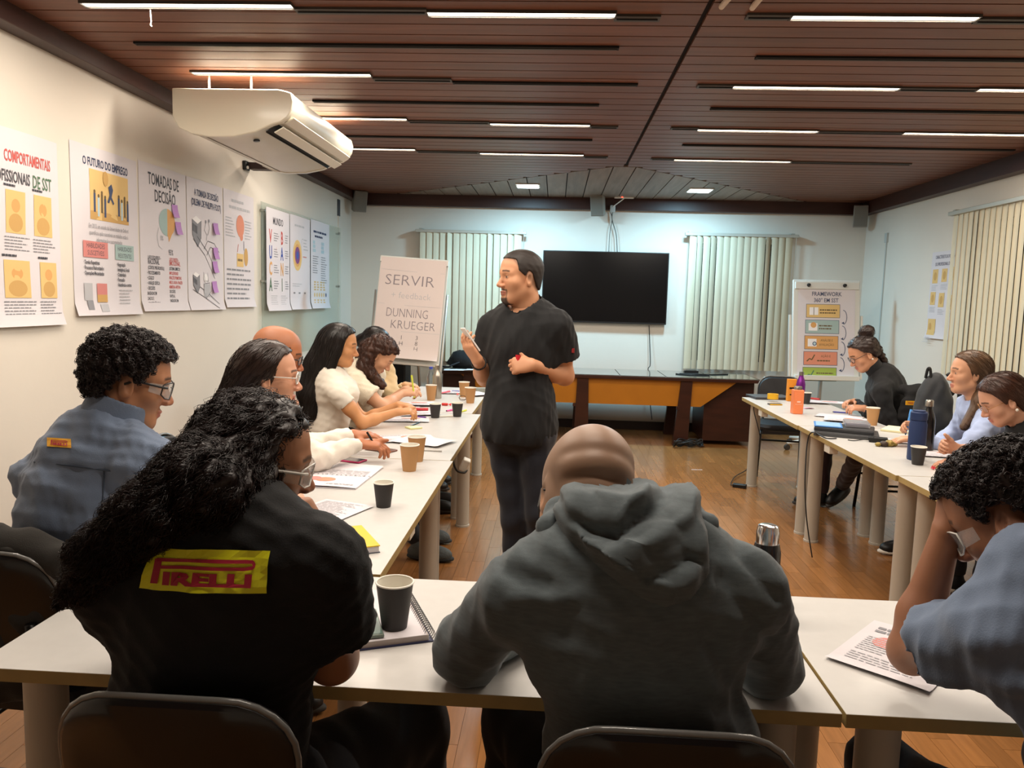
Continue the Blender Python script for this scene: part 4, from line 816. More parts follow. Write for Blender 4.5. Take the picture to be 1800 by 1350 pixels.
p4 = p2+Vector((.08, .03, .0235)); box_thing('clear_case', p4, (.14, .16, .03), a_+.1, mat('case_clear', '#b9b9bc', .2, trans=.5, alpha=.75), 'clear plastic case on the laptop stack', 'case', .004, lambda t, M: MB(M).box(-.06, -.07, .004, .06, .07, .016).build('contents', mat('case_contents', '#8a8698', .6), t))
p = AT(1525, 772); box_thing('power_brick', (p.x+.02, p.y-.10, TZ), (.10, .05, .03), a_, M_black, 'black laptop charger brick on the table', 'charger', .005, lambda t, M: MB(M).tube(spl([(-.05, 0, .015), (-.09, -.01, .008), (-.13, -.04, .004), (-.16, -.03, .004)]), .003).build('cord', M_cabk, t, smooth=True))
p = AT(1553, 785); t = thing('keychain_pouch', 'gold and dark patterned pouch beside the charger', 'pouch', p); M_gold = mat('pouch_gold', '#8f7a3c', .35, .3, var=.5, vscale=60)
for i, (dx, dy, r) in enumerate(((0, 0, .024), (.035, .01, .028), (.065, .02, .02), (-.03, .0, .018))): MB(T(p.x+dx, p.y+dy, TZ)).lathe([(r*.5, 0), (r, r*.5), (r*.95, r*.9), (r*.4, r*1.3)], 12).build('fold', M_gold if i else mat('pouch_dark', '#3a2a20', .5), t, smooth=True)
p = AT(1578, 757); box_thing('notebook', p, (.16, .22, .012), -.6, mat('note_cream', '#ddd3a8', .8), 'cream notebook under the writing hand in a light blue sleeve', 'notebook', .002, lambda t, M: MB(M).box(-.077, -.107, .0125, .077, .107, .0135).build('page', mat('note_cream2', '#e8e0c0', .8), t))
sheet(1595, 778, .21, .15, -.4, 'white slip with pink print beside the blue bottle', 'text', 21)
M_nav = mat('bottle_navy', '#24365f', .5, .1)
bottle(1609, 808, [(.040, 0), (.042, .008), (.042, .185), (.038, .20), (.038, .205)], M_nav, 'matte navy blue water bottle with a flip lid', [('lid', [(.039, .207), (.040, .21), (.040, .245), (.036, .25)], M_nav), ('lid_hinge', [(.030, .25), (.030, .256)], M_nav)])
bottle(1627, 792, [(.036, 0), (.037, .008), (.037, .17), (.03, .2), (.018, .23), (.017, .245)], mat('bottle_black', '#101012', .25, coat=.3), 'glossy black water bottle with a steel cap behind the navy one', [('cap', [(.021, .245), (.021, .275), (.018, .28)], M_steel)])
cup(1616, 818, 0, 'dark ribbed paper cup in front of the navy bottle'); sheet(1660, 800, .30, .21, -.2, 'white handout with pink figures by the dark cup', 'blob', 22)
candy(1655, 826, '#d6d02a', '#c8303c', 'yellow and red candy wrapper on the window-side table')
# bottle standing on the near table beyond the hooded man
bottle(1345, 1010, [(.033, 0), (.034, .006), (.034, .16), (.029, .182)], mat('bottle_black', '#101012', .25, coat=.3), 'black bottle with a chrome cap on the table of the hooded sweatshirt', [('cap', [(.027, .182), (.028, .21), (.024, .225), (.018, .228)], M_chrome)], y=1.88)
# back table things
p = AY(826, 640, 8.55); t = thing('black_bag', 'crumpled black bag on the long wooden table', 'bag', (p.x, 8.6, .735)); r_ = random.Random(5)
vs = []; q = MB(); n = 16
for k, (r0, z) in enumerate(((.16, 0), (.19, .04), (.17, .10), (.11, .16), (.04, .19))): vs += [(p.x+r0*1.2*math.cos(2*PI*i/n)*r_.uniform(.85, 1.15)-.02*k, 8.6+r0*.8*math.sin(2*PI*i/n)*r_.uniform(.85, 1.1), .736+z*r_.uniform(.9, 1.1)*(1 if k else 0)) for i in range(n)]
q.add(vs, [(k*n+i, k*n+(i+1) % n, (k+1)*n+(i+1) % n, (k+1)*n+i) for k in range(4) for i in range(n)]+[tuple(range(n))[::-1], tuple(4*n+i for i in range(n))]); q.build('bag_body', mat('bag_black', '#0f0f12', .7, bump=.3, bscale=40), t, smooth=True)
MB().tube(spl([(p.x-.1, 8.5, .80), (p.x-.18, 8.42, .77), (p.x-.22, 8.4, .75), (p.x-.3, 8.45, .749)]), .012).build('strap', mat('bag_black', '#0f0f12', .7, bump=.3, bscale=40), t, smooth=True)
sheet(805, 651, .30, .21, .1, 'pale blue sheets on the long wooden table by the black bag', 'none', 23, z=.735); sheet(838, 652, .25, .21, -.1, 'white sheet on the long wooden table beside the presenter', 'none', 24, z=.735, lift=.007)
wire(spl([(1.35, 8.55, .741), (1.5, 8.45, .741), (1.7, 8.5, .741), (1.62, 8.62, .741), (1.4, 8.6, .741), (1.55, 8.52, .747), (1.75, 8.6, .741), (1.95, 8.7, .741)]), .006, M_cabk, 'coiled black cable on the long wooden table top')
p = Vector((1.55, 8.75, .735)); box_thing('power_strip', p, (.16, .05, .03), .1, M_black, 'black power strip on the long wooden table top', 'power strip', .004, lambda t, M: MB(M).box(-.06, -.015, .03, .06, .015, .033).build('sockets', M_spkd, t))
wire(spl([(1.45+.16*math.cos(a), 8.12+.08*math.sin(a*1.1), .02+.015*(k % 5)) for k, a in enumerate([i*.55 for i in range(46)])], 3), .008, M_cabk, 'heap of black cables on the floor by the long wooden table')
# dark loudspeaker cabinet behind the flip chart
a = AY(676, 632, 7.9); b = AY(713, 632, 7.9); t = thing('floor_loudspeaker', 'black floor loudspeaker standing behind the flip chart', 'loudspeaker', ((a.x+b.x)/2, 8.0, 0))
MB().box(a.x-.02, 7.9, 0, b.x, 8.2, a.z).build('cabinet', M_black, t, bevel=.006); MB().box(a.x, 7.894, .06, b.x-.02, 7.9, a.z-.05).build('grille', mat('grille_black', '#0b0b0b', .9), t)
# cables by the far table leg
wire(spl([AZ(1300, 850, .01), AZ(1285, 852, .01), AZ(1292, 838, .02), AZ(1312, 826, .03), AZ(1322, 812, .10), Vector((1.72, 6.36, .4)), Vector((1.66, 6.40, .66)), Vector((1.70, 6.40, .705))]), .004, M_cabk, 'thin black cable from the floor adapter up to the table leg')
p = AZ(1300, 857, .0); box_thing('power_adapter', (p.x, p.y, 0), (.11, .055, .03), -.4, M_black, 'small black power adapter lying on the wooden floor', 'adapter', .005, lambda t, M: MB(M).box(-.03, -.015, .03, .03, .015, .031).build('label', M_spkd, t))
a = Vector((1.60, 4.80, .745)); wire(spl([AT(1470, 772)+Vector((0, 0, .005)), AT(1452, 772)+Vector((0, 0, .006)), Vector((1.575, 4.74, .735)), Vector((1.545, 4.68, .5)), Vector((1.55, 4.62, .25)), Vector((1.58, 4.56, .02))]), .004, M_cabk, 'black laptop cable looping down from the middle table')
tag(MB(T(AZ(1225, 826, 0)) @ rotm(0, 0, .1)).box(-.05, -.004, .0005, .05, .004, .004).build('floor_scrap', M_paper), 'thin white paper scrap on the open floor', 'scrap')
# ------------------------------------------------------------------ people: bodies as smooth-blended volumes turned into one surface
V3 = lambda p: np.array([float(p[0]), float(p[1]), float(p[2])])
def nrm(v): v = V3(v); return v/(np.linalg.norm(v)+1e-12)
class Vol:
    def __init__(s): s.ops = []
    def cone(s, a, b, ra, rb=None, k=.02, flat=0, op=0): s.ops.append(('c', V3(a), V3(b), ra, ra if rb is None else rb, k, flat, op)); return s
    def ell(s, c, r, R=None, k=.02, op=0): s.ops.append(('e', V3(c), V3(r), np.eye(3) if R is None else R, None, k, 0, op)); return s
    def fn(s, f): s.ops.append(('f', f)); return s
    def mesh(s, h, lo=None, hi=None):
        los = []; his = []
        for o in s.ops:
            if o[0] == 'c' and o[7] == 0: r = max(o[3], o[4]); los.append(np.minimum(o[1], o[2])-r); his.append(np.maximum(o[1], o[2])+r)
            if o[0] == 'e' and o[7] == 0: e = np.abs(o[3]) @ o[2]; los.append(o[1]-e); his.append(o[1]+e)
        L = np.min(los, 0)-.02-2*h; H = np.max(his, 0)+.02+2*h
        n = np.ceil((H-L)/h).astype(int)+1; D = np.full(n, 1., np.float32); ax = [L[i]+h*np.arange(n[i]) for i in range(3)]
        for o in s.ops:
            if o[0] == 'f':
                P = np.stack(np.meshgrid(*ax, indexing='ij'), -1); D = np.maximum(D, o[1](P).astype(np.float32)); continue
            k = o[5]; m = k+3*h
            if o[0] == 'c': r = max(o[3], o[4]); l = np.minimum(o[1], o[2])-r-m; u = np.maximum(o[1], o[2])+r+m
            else: e = np.abs(o[3]) @ o[2]; l = o[1]-e-m; u = o[1]+e+m
            i0 = np.clip(np.floor((l-L)/h).astype(int), 0, n-1); i1 = np.clip(np.ceil((u-L)/h).astype(int)+1, 1, n)
            if np.any(i1 <= i0): continue
            sl = tuple(slice(a, b) for a, b in zip(i0, i1)); X = ax[0][sl[0]][:, None, None]; Y = ax[1][sl[1]][None, :, None]; Z = ax[2][sl[2]][None, None, :]
            if o[0] == 'c':
                a, b, ra, rb = o[1:5]; ba = b-a; L2 = ba @ ba+1e-12; px, py, pz = X-a[0], Y-a[1], Z-a[2]
                q = (px*ba[0]+py*ba[1]+pz*ba[2])/L2; t = np.clip(q, 0, 1)
                d = np.sqrt((px-t*ba[0])**2+(py-t*ba[1])**2+(pz-t*ba[2])**2)-(ra+(rb-ra)*t); ln = math.sqrt(L2)
                if o[6] & 1: d = np.maximum(d, (q-1)*ln)
                if o[6] & 2: d = np.maximum(d, -q*ln)
            else:
                c, r, R = o[1], o[2], o[3]; px, py, pz = X-c[0], Y-c[1], Z-c[2]; k0 = 0; k1 = 0
                for i in range(3):
                    w = px*R[0, i]+py*R[1, i]+pz*R[2, i]; k0 = k0+(w/r[i])**2; k1 = k1+(w/r[i]**2)**2
                k0 = np.sqrt(k0); d = k0*(k0-1)/np.sqrt(k1+1e-9)
            B = D[sl]
            if o[7] == 0: hh = np.clip(.5+.5*(B-d)/k, 0, 1); D[sl] = B+(d-B)*hh-k*hh*(1-hh)
            else: hh = np.clip(.5-.5*(B+d)/k, 0, 1); D[sl] = B+(-d-B)*hh+k*hh*(1-hh)
        return nets(D, L, h)
def nets(D, o, h):
    s = D < 0; n = D.shape
    cnt = np.zeros([x-1 for x in n], np.int8)
    for i in (0, 1):
        for j in (0, 1):
            for k in (0, 1): cnt += s[i:n[0]-1+i, j:n[1]-1+j, k:n[2]-1+k]
    act = (cnt > 0) & (cnt < 8); cells = np.argwhere(act); N = len(cells); idx = np.full(act.shape, -1, np.int64); idx[act] = np.arange(N)
    acc = np.zeros((N, 3)); w = np.zeros(N); ci, cj, ck = cells.T
    cor = [(i, j, k) for i in (0, 1) for j in (0, 1) for k in (0, 1)]
    val = {c: D[ci+c[0], cj+c[1], ck+c[2]] for c in cor}
    for a in cor:
        for x in range(3):
            if a[x]: continue
            b = list(a); b[x] = 1; b = tuple(b); da, db = val[a], val[b]; m = (da < 0) != (db < 0); t = np.where(m, da/np.where(m, da-db, 1), 0)
            p = np.tile(np.array(a, float), (N, 1)); p[:, x] += t; acc[m] += p[m]; w[m] += 1
    V = o+h*(cells+acc/np.maximum(w, 1)[:, None]); F = []
    for x in range(3):
        y, z = (x+1) % 3, (x+2) % 3; sa = [slice(1, None)]*3; sb = [slice(1, None)]*3; sa[x] = slice(0, n[x]-1); sb[x] = slice(1, n[x])
        A = s[tuple(sa)]; B = s[tuple(sb)]; q = np.argwhere(A != B); 
        if not len(q): continue
        g = q.copy(); g[:, y] += 1; g[:, z] += 1; pos = A[tuple(q.T)]
        ok = (g[:, y] < n[y]-1) & (g[:, z] < n[z]-1); g = g[ok]; pos = pos[ok]; e = np.eye(3, dtype=int)
        c = [idx[tuple((g-dy*e[y]-dz*e[z]).T)] for dy, dz in ((1, 1), (0, 1), (0, 0), (1, 0))]
        f = np.stack(c, 1); f[~pos] = f[~pos][:, ::-1]; F.append(f)
    F = np.concatenate(F); return V, F[(F >= 0).all(1)]
def vnormals(V, F):
    n = np.cross(V[F[:, 2]]-V[F[:, 0]], V[F[:, 3]]-V[F[:, 1]]); N = np.zeros_like(V)
    for i in range(4): np.add.at(N, F[:, i], n)
    return N/(np.linalg.norm(N, axis=1)[:, None]+1e-12)
def folds(V, F, amp, scale=.07, seed=0, n=6, dirs=None, sharp=False):
    r = np.random.RandomState(seed); N = vnormals(V, F); d = np.zeros(len(V))
    for i in range(n):
        k = r.randn(3) if dirs is None else V3(dirs)+r.randn(3)*.45
        k = k/np.linalg.norm(k)*2*PI/(scale*r.uniform(.7, 1.5)); wv = np.sin(V @ k+r.uniform(0, 6)+1.5*np.sin(V @ (r.randn(3)*9)))
        d += (np.abs(wv)*-2+1 if sharp else wv)
    return V+N*(amp*d/math.sqrt(n))[:, None]
def off_tables(V):
    """press flesh and cloth out of the table tops, up or sideways, whichever is shorter"""
    V = V.copy(); lo, hi = TZ-.030, TZ+.0012
    for x0, y0, x1, y1 in TABLES:
        m = (V[:, 0] > x0-.001) & (V[:, 0] < x1+.001) & (V[:, 1] > y0-.001) & (V[:, 1] < y1+.001) & (V[:, 2] > lo) & (V[:, 2] < hi); i = np.where(m)[0]
        if not len(i): continue
        P = V[i]; up = hi-P[:, 2]; es = np.stack([P[:, 0]-x0, x1-P[:, 0], P[:, 1]-y0, y1-P[:, 1]], 1)+.0015; k = es.argmin(1); e = es.min(1); u = up <= e; P[u, 2] = hi
        for kk, (ax, sg) in enumerate(((0, -1), (0, 1), (1, -1), (1, 1))): w = ~u & (k == kk); P[w, ax] += sg*e[w]
        V[i] = P
    return V
def settle():
    """people sink into no seat and no backrest"""
    for o in [o for o in COL.objects if o.type == 'MESH' and o.parent is not None and o.parent.name.split('.')[0] == 'person' and o.name.split('.')[0] in ('body', 'shirt', 'trousers')]:
        n = len(o.data.vertices); V = np.zeros(n*3, np.float32); o.data.vertices.foreach_get('co', V); V = V.reshape(-1, 3).astype(float)+V3(org(o))
        for x, y, rz in SEATS:
            c, s_ = math.cos(rz), math.sin(rz); dx, dy = V[:, 0]-x, V[:, 1]-y; lx = dx*c+dy*s_; ly = -dx*s_+dy*c; z = V[:, 2]
            m = (np.abs(lx) < .225) & (np.abs(ly) < .225) & (z > .38) & (z < .478); V[m, 2] = .478
            sy = -.21+.030+.035*(lx/.22)**2-.12*(z-.52)+.002; m = (np.abs(lx) < .205) & (z > .505) & (z < .865) & (ly < sy) & (ly > sy-.10); ly = np.where(m, sy, ly)
            V[:, 0] = np.where(m, x+lx*c-ly*s_, V[:, 0]); V[:, 1] = np.where(m, y+lx*s_+ly*c, V[:, 1])
        o.data.vertices.foreach_set('co', (V-V3(org(o))).astype(np.float32).ravel()); o.data.update()
def np_obj(name, V, F, m, parent, cols=None, smooth=True):
    if name in ('body', 'shirt'): V = off_tables(V)
    o = V3(org(parent)); me = bpy.data.meshes.new(name); F = [tuple(f) for f in F] if isinstance(F, list) else F
    me.vertices.add(len(V)); me.vertices.foreach_set('co', (V-o).astype(np.float32).ravel())
    k = F.shape[1]; me.loops.add(F.size); me.loops.foreach_set('vertex_index', F.astype(np.int32).ravel()); me.polygons.add(len(F))
    me.polygons.foreach_set('loop_start', np.arange(0, F.size, k, dtype=np.int32)); me.polygons.foreach_set('loop_total', np.full(len(F), k, np.int32))
    me.update(calc_edges=True); me.validate(); me.materials.append(m)
    if cols is not None:
        a = me.color_attributes.new('Col', 'FLOAT_COLOR', 'POINT'); a.data.foreach_set('color', np.concatenate([cols, np.ones((len(cols), 1))], 1).astype(np.float32).ravel())
    return fin(name, me, parent, smooth)
def join(parts):
    n = 0; Vs = []; Fs = []
    for V, F in parts: Vs.append(V); Fs.append(F+n); n += len(V)
    return np.concatenate(Vs), np.concatenate(Fs)
def strips(paths, r):
    """three-sided strands along (n, m, 3) paths"""
    n, m, _ = paths.shape; t = np.gradient(paths, axis=1); t /= np.linalg.norm(t, axis=2)[..., None]+1e-9
    a = np.cross(t, np.array([.31, .52, .79])); a /= np.linalg.norm(a, axis=2)[..., None]+1e-9; b = np.cross(t, a)
    tp = (r*np.linspace(1, .35, m))[None, :, None]; V = np.stack([paths+tp*(a*math.cos(q)+b*math.sin(q)) for q in (0, 2.09, 4.19)], 2)
    i = np.arange(n)[:, None, None]*m*3+np.arange(m-1)[None, :, None]*3; k = np.arange(3)[None, None, :]; j = (k+1) % 3
    F = np.stack([i+k, i+j, i+3+j, i+3+k], -1).reshape(-1, 4); return V.reshape(-1, 3), F
M_skin = mat('skin', '#c08a68', .48, vcol=True, spec=.5)
def sm(x, a, b): t = np.clip((x-a)/(b-a), 0, 1); return t*t*(3-2*t)
# head in local coordinates: x to the person's right, y forward, z up; origin between the ears
def head_vol(F, hc, R, s, fem=False, full=True, nk=None, nr=.056, inf=0.):
    g = lambda x, y, z: hc+R @ (np.array([x, y, z])*s); j = .92 if fem else 1.
    F.ell(g(0, -.018, .036), np.array([.077*(.5+.5*j), .097, .086])*s+inf, R, .02*s); F.ell(g(0, .022, .03), np.array([.066*j, .068, .078])*s+inf, R, .03*s)
    if not full: return g
    F.ell(g(0, .030, -.045), np.array([.061*j, .060, .078])*s, R, .03*s); cz = -.101*(.93 if fem else 1.); F.cone(g(-.013*j, .068, cz), g(.013*j, .068, cz), .019*j*s, None, .025*s)
    for q in (-1, 1):
        F.cone(g(q*.052*j, .0, -.062), g(q*.020, .060, cz), .018*s*j, .016*s*j, .03*s); F.ell(g(q*.042*j, .055, -.026), np.array([.025, .023, .022])*s, R, .03*s)
        F.cone(g(q*.012, .083, .022), g(q*.045, .066, .020), .011*s, .009*s, .02*s)
    F.cone(g(0, .084, .008), g(0, .110, -.034), .0075*s, .0112*s, .012*s)
    for q in (-1, 1): F.ell(g(q*.0125, .099, -.039), np.array([.009, .012, .008])*s, R, .008*s)
    for q in (-1, 1): F.ell(g(q*.031, .098, .002), np.array([.016, .016, .011])*s, R, .014*s, 1)
    for q in (-1, 1): F.ell(g(q*.031, .074, .001), np.array([.0135, .0125, .0115])*s, R, .006*s)
    F.ell(g(0, .089, -.066), np.array([.023, .010, .0062])*s, R, .008*s); F.ell(g(0, .087, -.077), np.array([.020, .010, .0068])*s, R, .008*s)
    F.ell(g(0, .104, -.0715), np.array([.022, .008, .0016])*s, R, .004*s, 1)
    for q in (-1, 1):
        Re = R @ np.array(Euler((.2, 0, -q*.35)).to_matrix()); F.ell(g(q*.078, -.008, -.012), np.array([.0075, .019, .032])*s, Re, .010*s); F.ell(g(q*.086, -.003, -.010), np.array([.006, .010, .019])*s, Re, .006*s, 1)
    if nk is not None: F.cone(g(0, -.018, -.045), nk, nr*s, nr*s*1.1, .03*s)
    return g
def face_cols(V, hc, R, s, skin, o):
    L = ((V-hc) @ R)/s; x, y, z = np.abs(L[:, 0]), L[:, 1], L[:, 2]; C = np.tile(np.array(lin(skin)), (len(V), 1)); inh = np.linalg.norm(L, axis=1) < .17
    def put(m, col, a=1.): nonlocal C; m = (m*inh*a)[:, None]; C = C*(1-m)+np.array(lin(col))*m
    put(sm(y, .05, .07)*sm(z, -.06, -.04)*sm(-z, -.0, .02)*sm(-x, -.06, -.03), '#a04a38', .18)
    lip = sm(.025-x, 0, .004)*sm(y, .078, .084)*sm(.0115-np.abs(z+.0715), 0, .003); put(lip, o.get('lips', '#a05a50'), .75)
    bz = .030-.25*np.maximum(0, x-.035); put(sm(x, .010, .014)*sm(.052-x, 0, .004)*sm(y, .055, .066)*sm(.0055-np.abs(z-bz), 0, .003), o.get('brow', '#2a1c16'), .85)
    ex = x-.031
    if o.get('eyes', 1): put(sm(.0125-np.abs(ex), 0, .003)*sm(.0036-np.abs(z-.001), 0, .002)*sm(y, .07, .074), '#9a8a80', .85); put(sm(.0062-np.hypot(ex, z-.001), 0, .002)*sm(y, .07, .074), '#20140f')
    put(sm(.0145-np.abs(ex), 0, .003)*sm(.0022-np.abs(z-.0065+.02*ex*0), 0, .0016)*sm(y, .068, .073), '#241611', .85)
    b = o.get('beard')
    if b:
        put(sm(.030-x, 0, .006)*sm(y, .07, .078)*sm(.0055-np.abs(z+.0545+.18*x), 0, .004), b, .85); put(sm(.036-x, 0, .008)*sm(-.089-z, 0, .008)*sm(y, .045, .06)*sm(z, -.135, -.128), b, .92)
        put(sm(.031-x, 0, .004)*sm(x, .021, .026)*sm(y, .068, .074)*sm(.028-np.abs(z+.078), 0, .006), b, .7); put(sm(-z, .03, .07)*sm(y, -.02, .02), b, .16)
    if o.get('stubble'):
        zb = np.interp(y, [-.12, -.05, .0, .03, .06, .10], [-.09, -.06, -.01, .03, .075, .085]); put(sm(z-zb, -.012, .012), o['stubble'], o.get('stub_a', .75))
    return C
def hand_vol(F, w, d, n, side, curl=(.3, .35, .4, .45), s=1., thumb=(.6, .6, .25), spread=1., k=.010):
    d = nrm(d); n = V3(n); n = nrm(n-d*(n @ d)); t = np.cross(d, n)*side; w = V3(w); L = (.070, .078, .073, .058); base = (.029, .0095, -.0100, -.028)
    for i in range(4):
        kn = w+s*(d*(.086-.004*abs(i-1))+t*base[i]); F.cone(w+s*(d*.008+t*base[i]*.55), kn, .0145*s, .0118*s, .018)
        c = curl[i] if not np.isscalar(curl) else curl; p = kn; a = 0.
        fd = nrm(d+t*base[i]*2.2*spread)
        for f_, fr in ((.46, .9), (.30, 1.1), (.24, .8)):
            a += c*fr; q = p+s*L[i]*f_*(fd*math.cos(a)+n*math.sin(a)); F.cone(p, q, (.0092 if f_ > .4 else .0084)*s, (.0084 if f_ > .4 else .0074)*s, .004); p = q
    p = w+s*(d*.022+t*.022+n*.006); v = nrm(t*thumb[0]+d*thumb[1]+n*thumb[2])
    for l_, r_ in ((.042, .0135), (.034, .0108), (.028, .0095)): q = p+s*l_*v; F.cone(p, q, r_*s, r_*.9*s, .010); p = q; v = nrm(v+d*.15+n*.1)
    F.ell(w+s*(d*.045), np.array([.036, .042, .0145])*s, np.stack([t, d, n], 1), .012)
def lerp(a, b, t): return V3(a)*(1-t)+V3(b)*t
class Person: pass
def torso_ops(F, J, w, dp, fem, e):
    P, Md, N = V3(J['pel']), V3(J['mid']), V3(J['neck']); r = nrm(V3(J['sr'])-V3(J['sl']))
    def fr(a, b): u = nrm(b-a); rr = nrm(r-u*(r @ u)); f = np.cross(u, rr); return np.stack([rr, f, u], 1)
    R1, R2 = fr(P, Md), fr(Md, N); f1, f2, u2 = R1[:, 1], R2[:, 1], R2[:, 2]
    F.ell(P, np.array([.165*w, .125*dp, .12])+e, R1, .06); F.ell(lerp(P, Md, .6), np.array([.150*w, .115*dp, .15])+e, R1, .06)
    F.ell(lerp(Md, N, .35)-f2*.005, np.array([.162*w, .112*dp, .17])+e, R2, .06); F.ell(lerp(Md, N, .72), np.array([.150*w, .090*dp, .12])+e, R2, .06)
    for q in ('sl', 'sr'): F.cone(N-u2*.055, V3(J[q])-u2*.012, .060+e, .046+e, .06); F.cone(N+u2*.015, lerp(N, J[q], .8)+u2*.004, .045+e, .032+e, .06)
    if fem:
        for q in (-1, 1): F.ell(lerp(Md, N, .38)+f2*.085*dp+R2[:, 0]*q*.075*w, np.array([.07, .062, .07])+e, R2, .05)
    return R1, R2
def make_person(label, J, L, group=None):
    """J joints in world metres, L look"""
    lu, lf = L.get('ua', .265 if L.get('fem') else .29), L.get('fa', .235 if L.get('fem') else .255)
    for q in 'lr':      # keep the arm bones at human lengths, elbow bent towards where it was given
        S_, E_, W_ = V3(J['s'+q]), V3(J['e'+q]), V3(J['w'+q]); d = W_-S_; D_ = np.linalg.norm(d)
        if D_ > (lu+lf)*.985: W_ = S_+d/D_*(lu+lf)*.985; J['w'+q] = W_; d = W_-S_; D_ = np.linalg.norm(d)
        if D_ < abs(lu-lf)+.03: continue
        a = (lu*lu-lf*lf+D_*D_)/(2*D_); h = math.sqrt(max(0, lu*lu-a*a)); x = d/D_; e = E_-S_; e = e-x*(e @ x); J['e'+q] = S_+x*a+nrm(e)*h
    rk = L.get('fat', 1.)*L.get('arm', .9 if L.get('fem') else 1.); er_ = .040*rk+(L.get('tk', .01)+.008 if L.get('sleeve') == 'long' else .002)
    for q in 'lr':      # forearms rest on a table, never in it
        for key, rr in (('e', er_), ('w', .034)):
            p = V3(J[key+q])
            for x0, y0, x1, y1 in TABLES:
                if x0-.04 < p[0] < x1+.04 and y0-.04 < p[1] < y1+.04 and TZ-.2 < p[2] < TZ+rr: p[2] = TZ+rr
            J[key+q] = p
    base = V3(J['al'])*.5+V3(J['ar'])*.5; t = thing('person', label, 'person', (base[0], base[1], 0), group)
    s = L.get('hs', 1.); hc = V3(J['head']); f = nrm(J['hf']); u = V3(J.get('hu', (0, 0, 1))); r = nrm(np.cross(f, u)); u = np.cross(r, f); R = np.stack([r, f, u], 1)
    w, dp, fem = L.get('w', 1.), L.get('d', 1.), L.get('fem', False); N = V3(J['neck']); ar = L.get('arm', .9 if fem else 1.)
    pr = Person(); pr.t = t; pr.hc, pr.R, pr.s = hc, R, s
    # body: head and neck, arms with hands, trunk and legs
    parts = []; H = Vol(); nr = L.get('nr', .050 if fem else .060); head_vol(H, hc, R, s, fem, True, N-np.array([0, 0, .02]), nr); hV, hF = H.mesh(L.get('hh', .0035 if hc[1] < 4 else .0042)); hV = L['head_fn'](hV, hF, pr) if L.get('head_fn') else hV; parts.append((hV, hF))
    slv = L.get('sleeve', 'short')
    for q, sd in (('l', -1), ('r', 1)):
        A = Vol(); S_, E_, W_ = V3(J['s'+q]), V3(J['e'+q]), V3(J['w'+q]); k = L.get('fat', 1.)*ar
        if slv != 'long': A.cone(S_, lerp(S_, E_, .5), .050*k, .047*k, .03); A.cone(lerp(S_, E_, .5), E_, .047*k, .038*k, .03); A.cone(E_, lerp(E_, W_, .3), .038*k, .040*k, .03); A.cone(lerp(E_, W_, .3), W_, .040*k, .026*ar, .03)
        else: A.cone(lerp(E_, W_, .6), W_, .034*ar, .026*ar, .02)
        hd = J.get('h'+q+'d')
        hand_vol(A, W_, hd[0], hd[1], sd, hd[2] if len(hd) > 2 else .35, L.get('hand', .9 if fem else 1.), hd[3] if len(hd) > 3 else (.6, .6, .25)); parts.append(A.mesh(L.get('ha', .0045 if hc[1] < 4 else .0055)))
    B = Vol(); torso_ops(B, J, w, dp, fem, -.012)
    for q in 'lr': B.cone(J['hip'+q], J['k'+q], .075, .05, .04); B.cone(J['k'+q], J['a'+q], .05, .035, .04); B.cone(J['s'+q], J['e'+q], .045*ar, .034*ar, .03)
    parts.append(B.mesh(.016)); V, F = join(parts); cl = np.tile(np.array(lin(L.get('skin', '#b98563'))), (len(V), 1)); cl[:len(hV)] = face_cols(hV, hc, R, s, L.get('skin', '#b98563'), L); np_obj('body', V, F, M_skin, t, cl)
    # upper garment
    C = Vol(); tk = L.get('tk', .010); R1, R2 = torso_ops(C, J, w, dp, fem, tk); u2 = R2[:, 2]; pr.R2 = R2
    for q in 'lr':
        S_, E_, W_ = V3(J['s'+q]), V3(J['e'+q]), V3(J['w'+q]); k = L.get('fat', 1.)*ar; lo = L.get('loose', .008)
        if slv == 'long': C.cone(S_, E_, .050*k+tk, .042*k+tk+lo*.5, .04); C.cone(E_, lerp(E_, W_, .94), .042*k+tk+lo*.5, .030*ar+tk*.8, .03, 1)
        else: fr_ = {'short': .62, 'cap': .38, 'half': .95}[slv]; C.cone(S_, lerp(S_, E_, fr_), .050*k+tk, .052*k+tk+lo, .04, 1)
    nb = L.get('neckcut', .066); C.cone(N-u2*L.get('neckdrop', .012)+R2[:, 1]*.012, hc, nb, nb*1.1, .012, 0, 1)
    if L.get('skirt'): C.ell(lerp(J['pel'], J['mid'], .15), np.array([.166*w, .130*dp, .24])+tk, R1, .04)
    hem = V3(J['pel'])-R1[:, 2]*L.get('hem', .06); un = R1[:, 2]; C.fn(lambda X: (hem-X) @ un)
    nfar = hc[1] > 4; V, F = C.mesh(L.get('hc', .0105 if nfar else .009)); V = folds(V, F, L.get('fold', .0035), L.get('fscale', .10), L.get('seed', 1)); V = folds(V, F, L.get('crease', .0022), L.get('cscale', .075), L.get('seed', 1)+50, 4, None, True); 
    if L.get('shirt_fn'): V = L['shirt_fn'](V, F, pr)
    m_top = L['top']; pr.shirt = np_obj('shirt', V, F, m_top, t); pr.SV, pr.SF = V, F
    if L.get('collar'):
        Q = Vol(); c0, c1, r0, r1 = L['collar']; a = N+u2*c0+R2[:, 1]*.008; b = lerp(a, hc-R[:, 2]*.03*s, c1); Q.cone(a, b, r0, r1, .01, 3); Q.cone(a-u2*.03, b+(b-a)*.5, r0-.012, r1-.012, .006, 0, 1)
        if L.get('vneck'): Q.cone(a+R2[:, 1]*.12+u2*.04, a+R2[:, 1]*.03-u2*.02, .03, .012, .006, 0, 1)
        V, F = Q.mesh(.0055); np_obj('collar', V, F, L.get('collar_m', m_top), t)
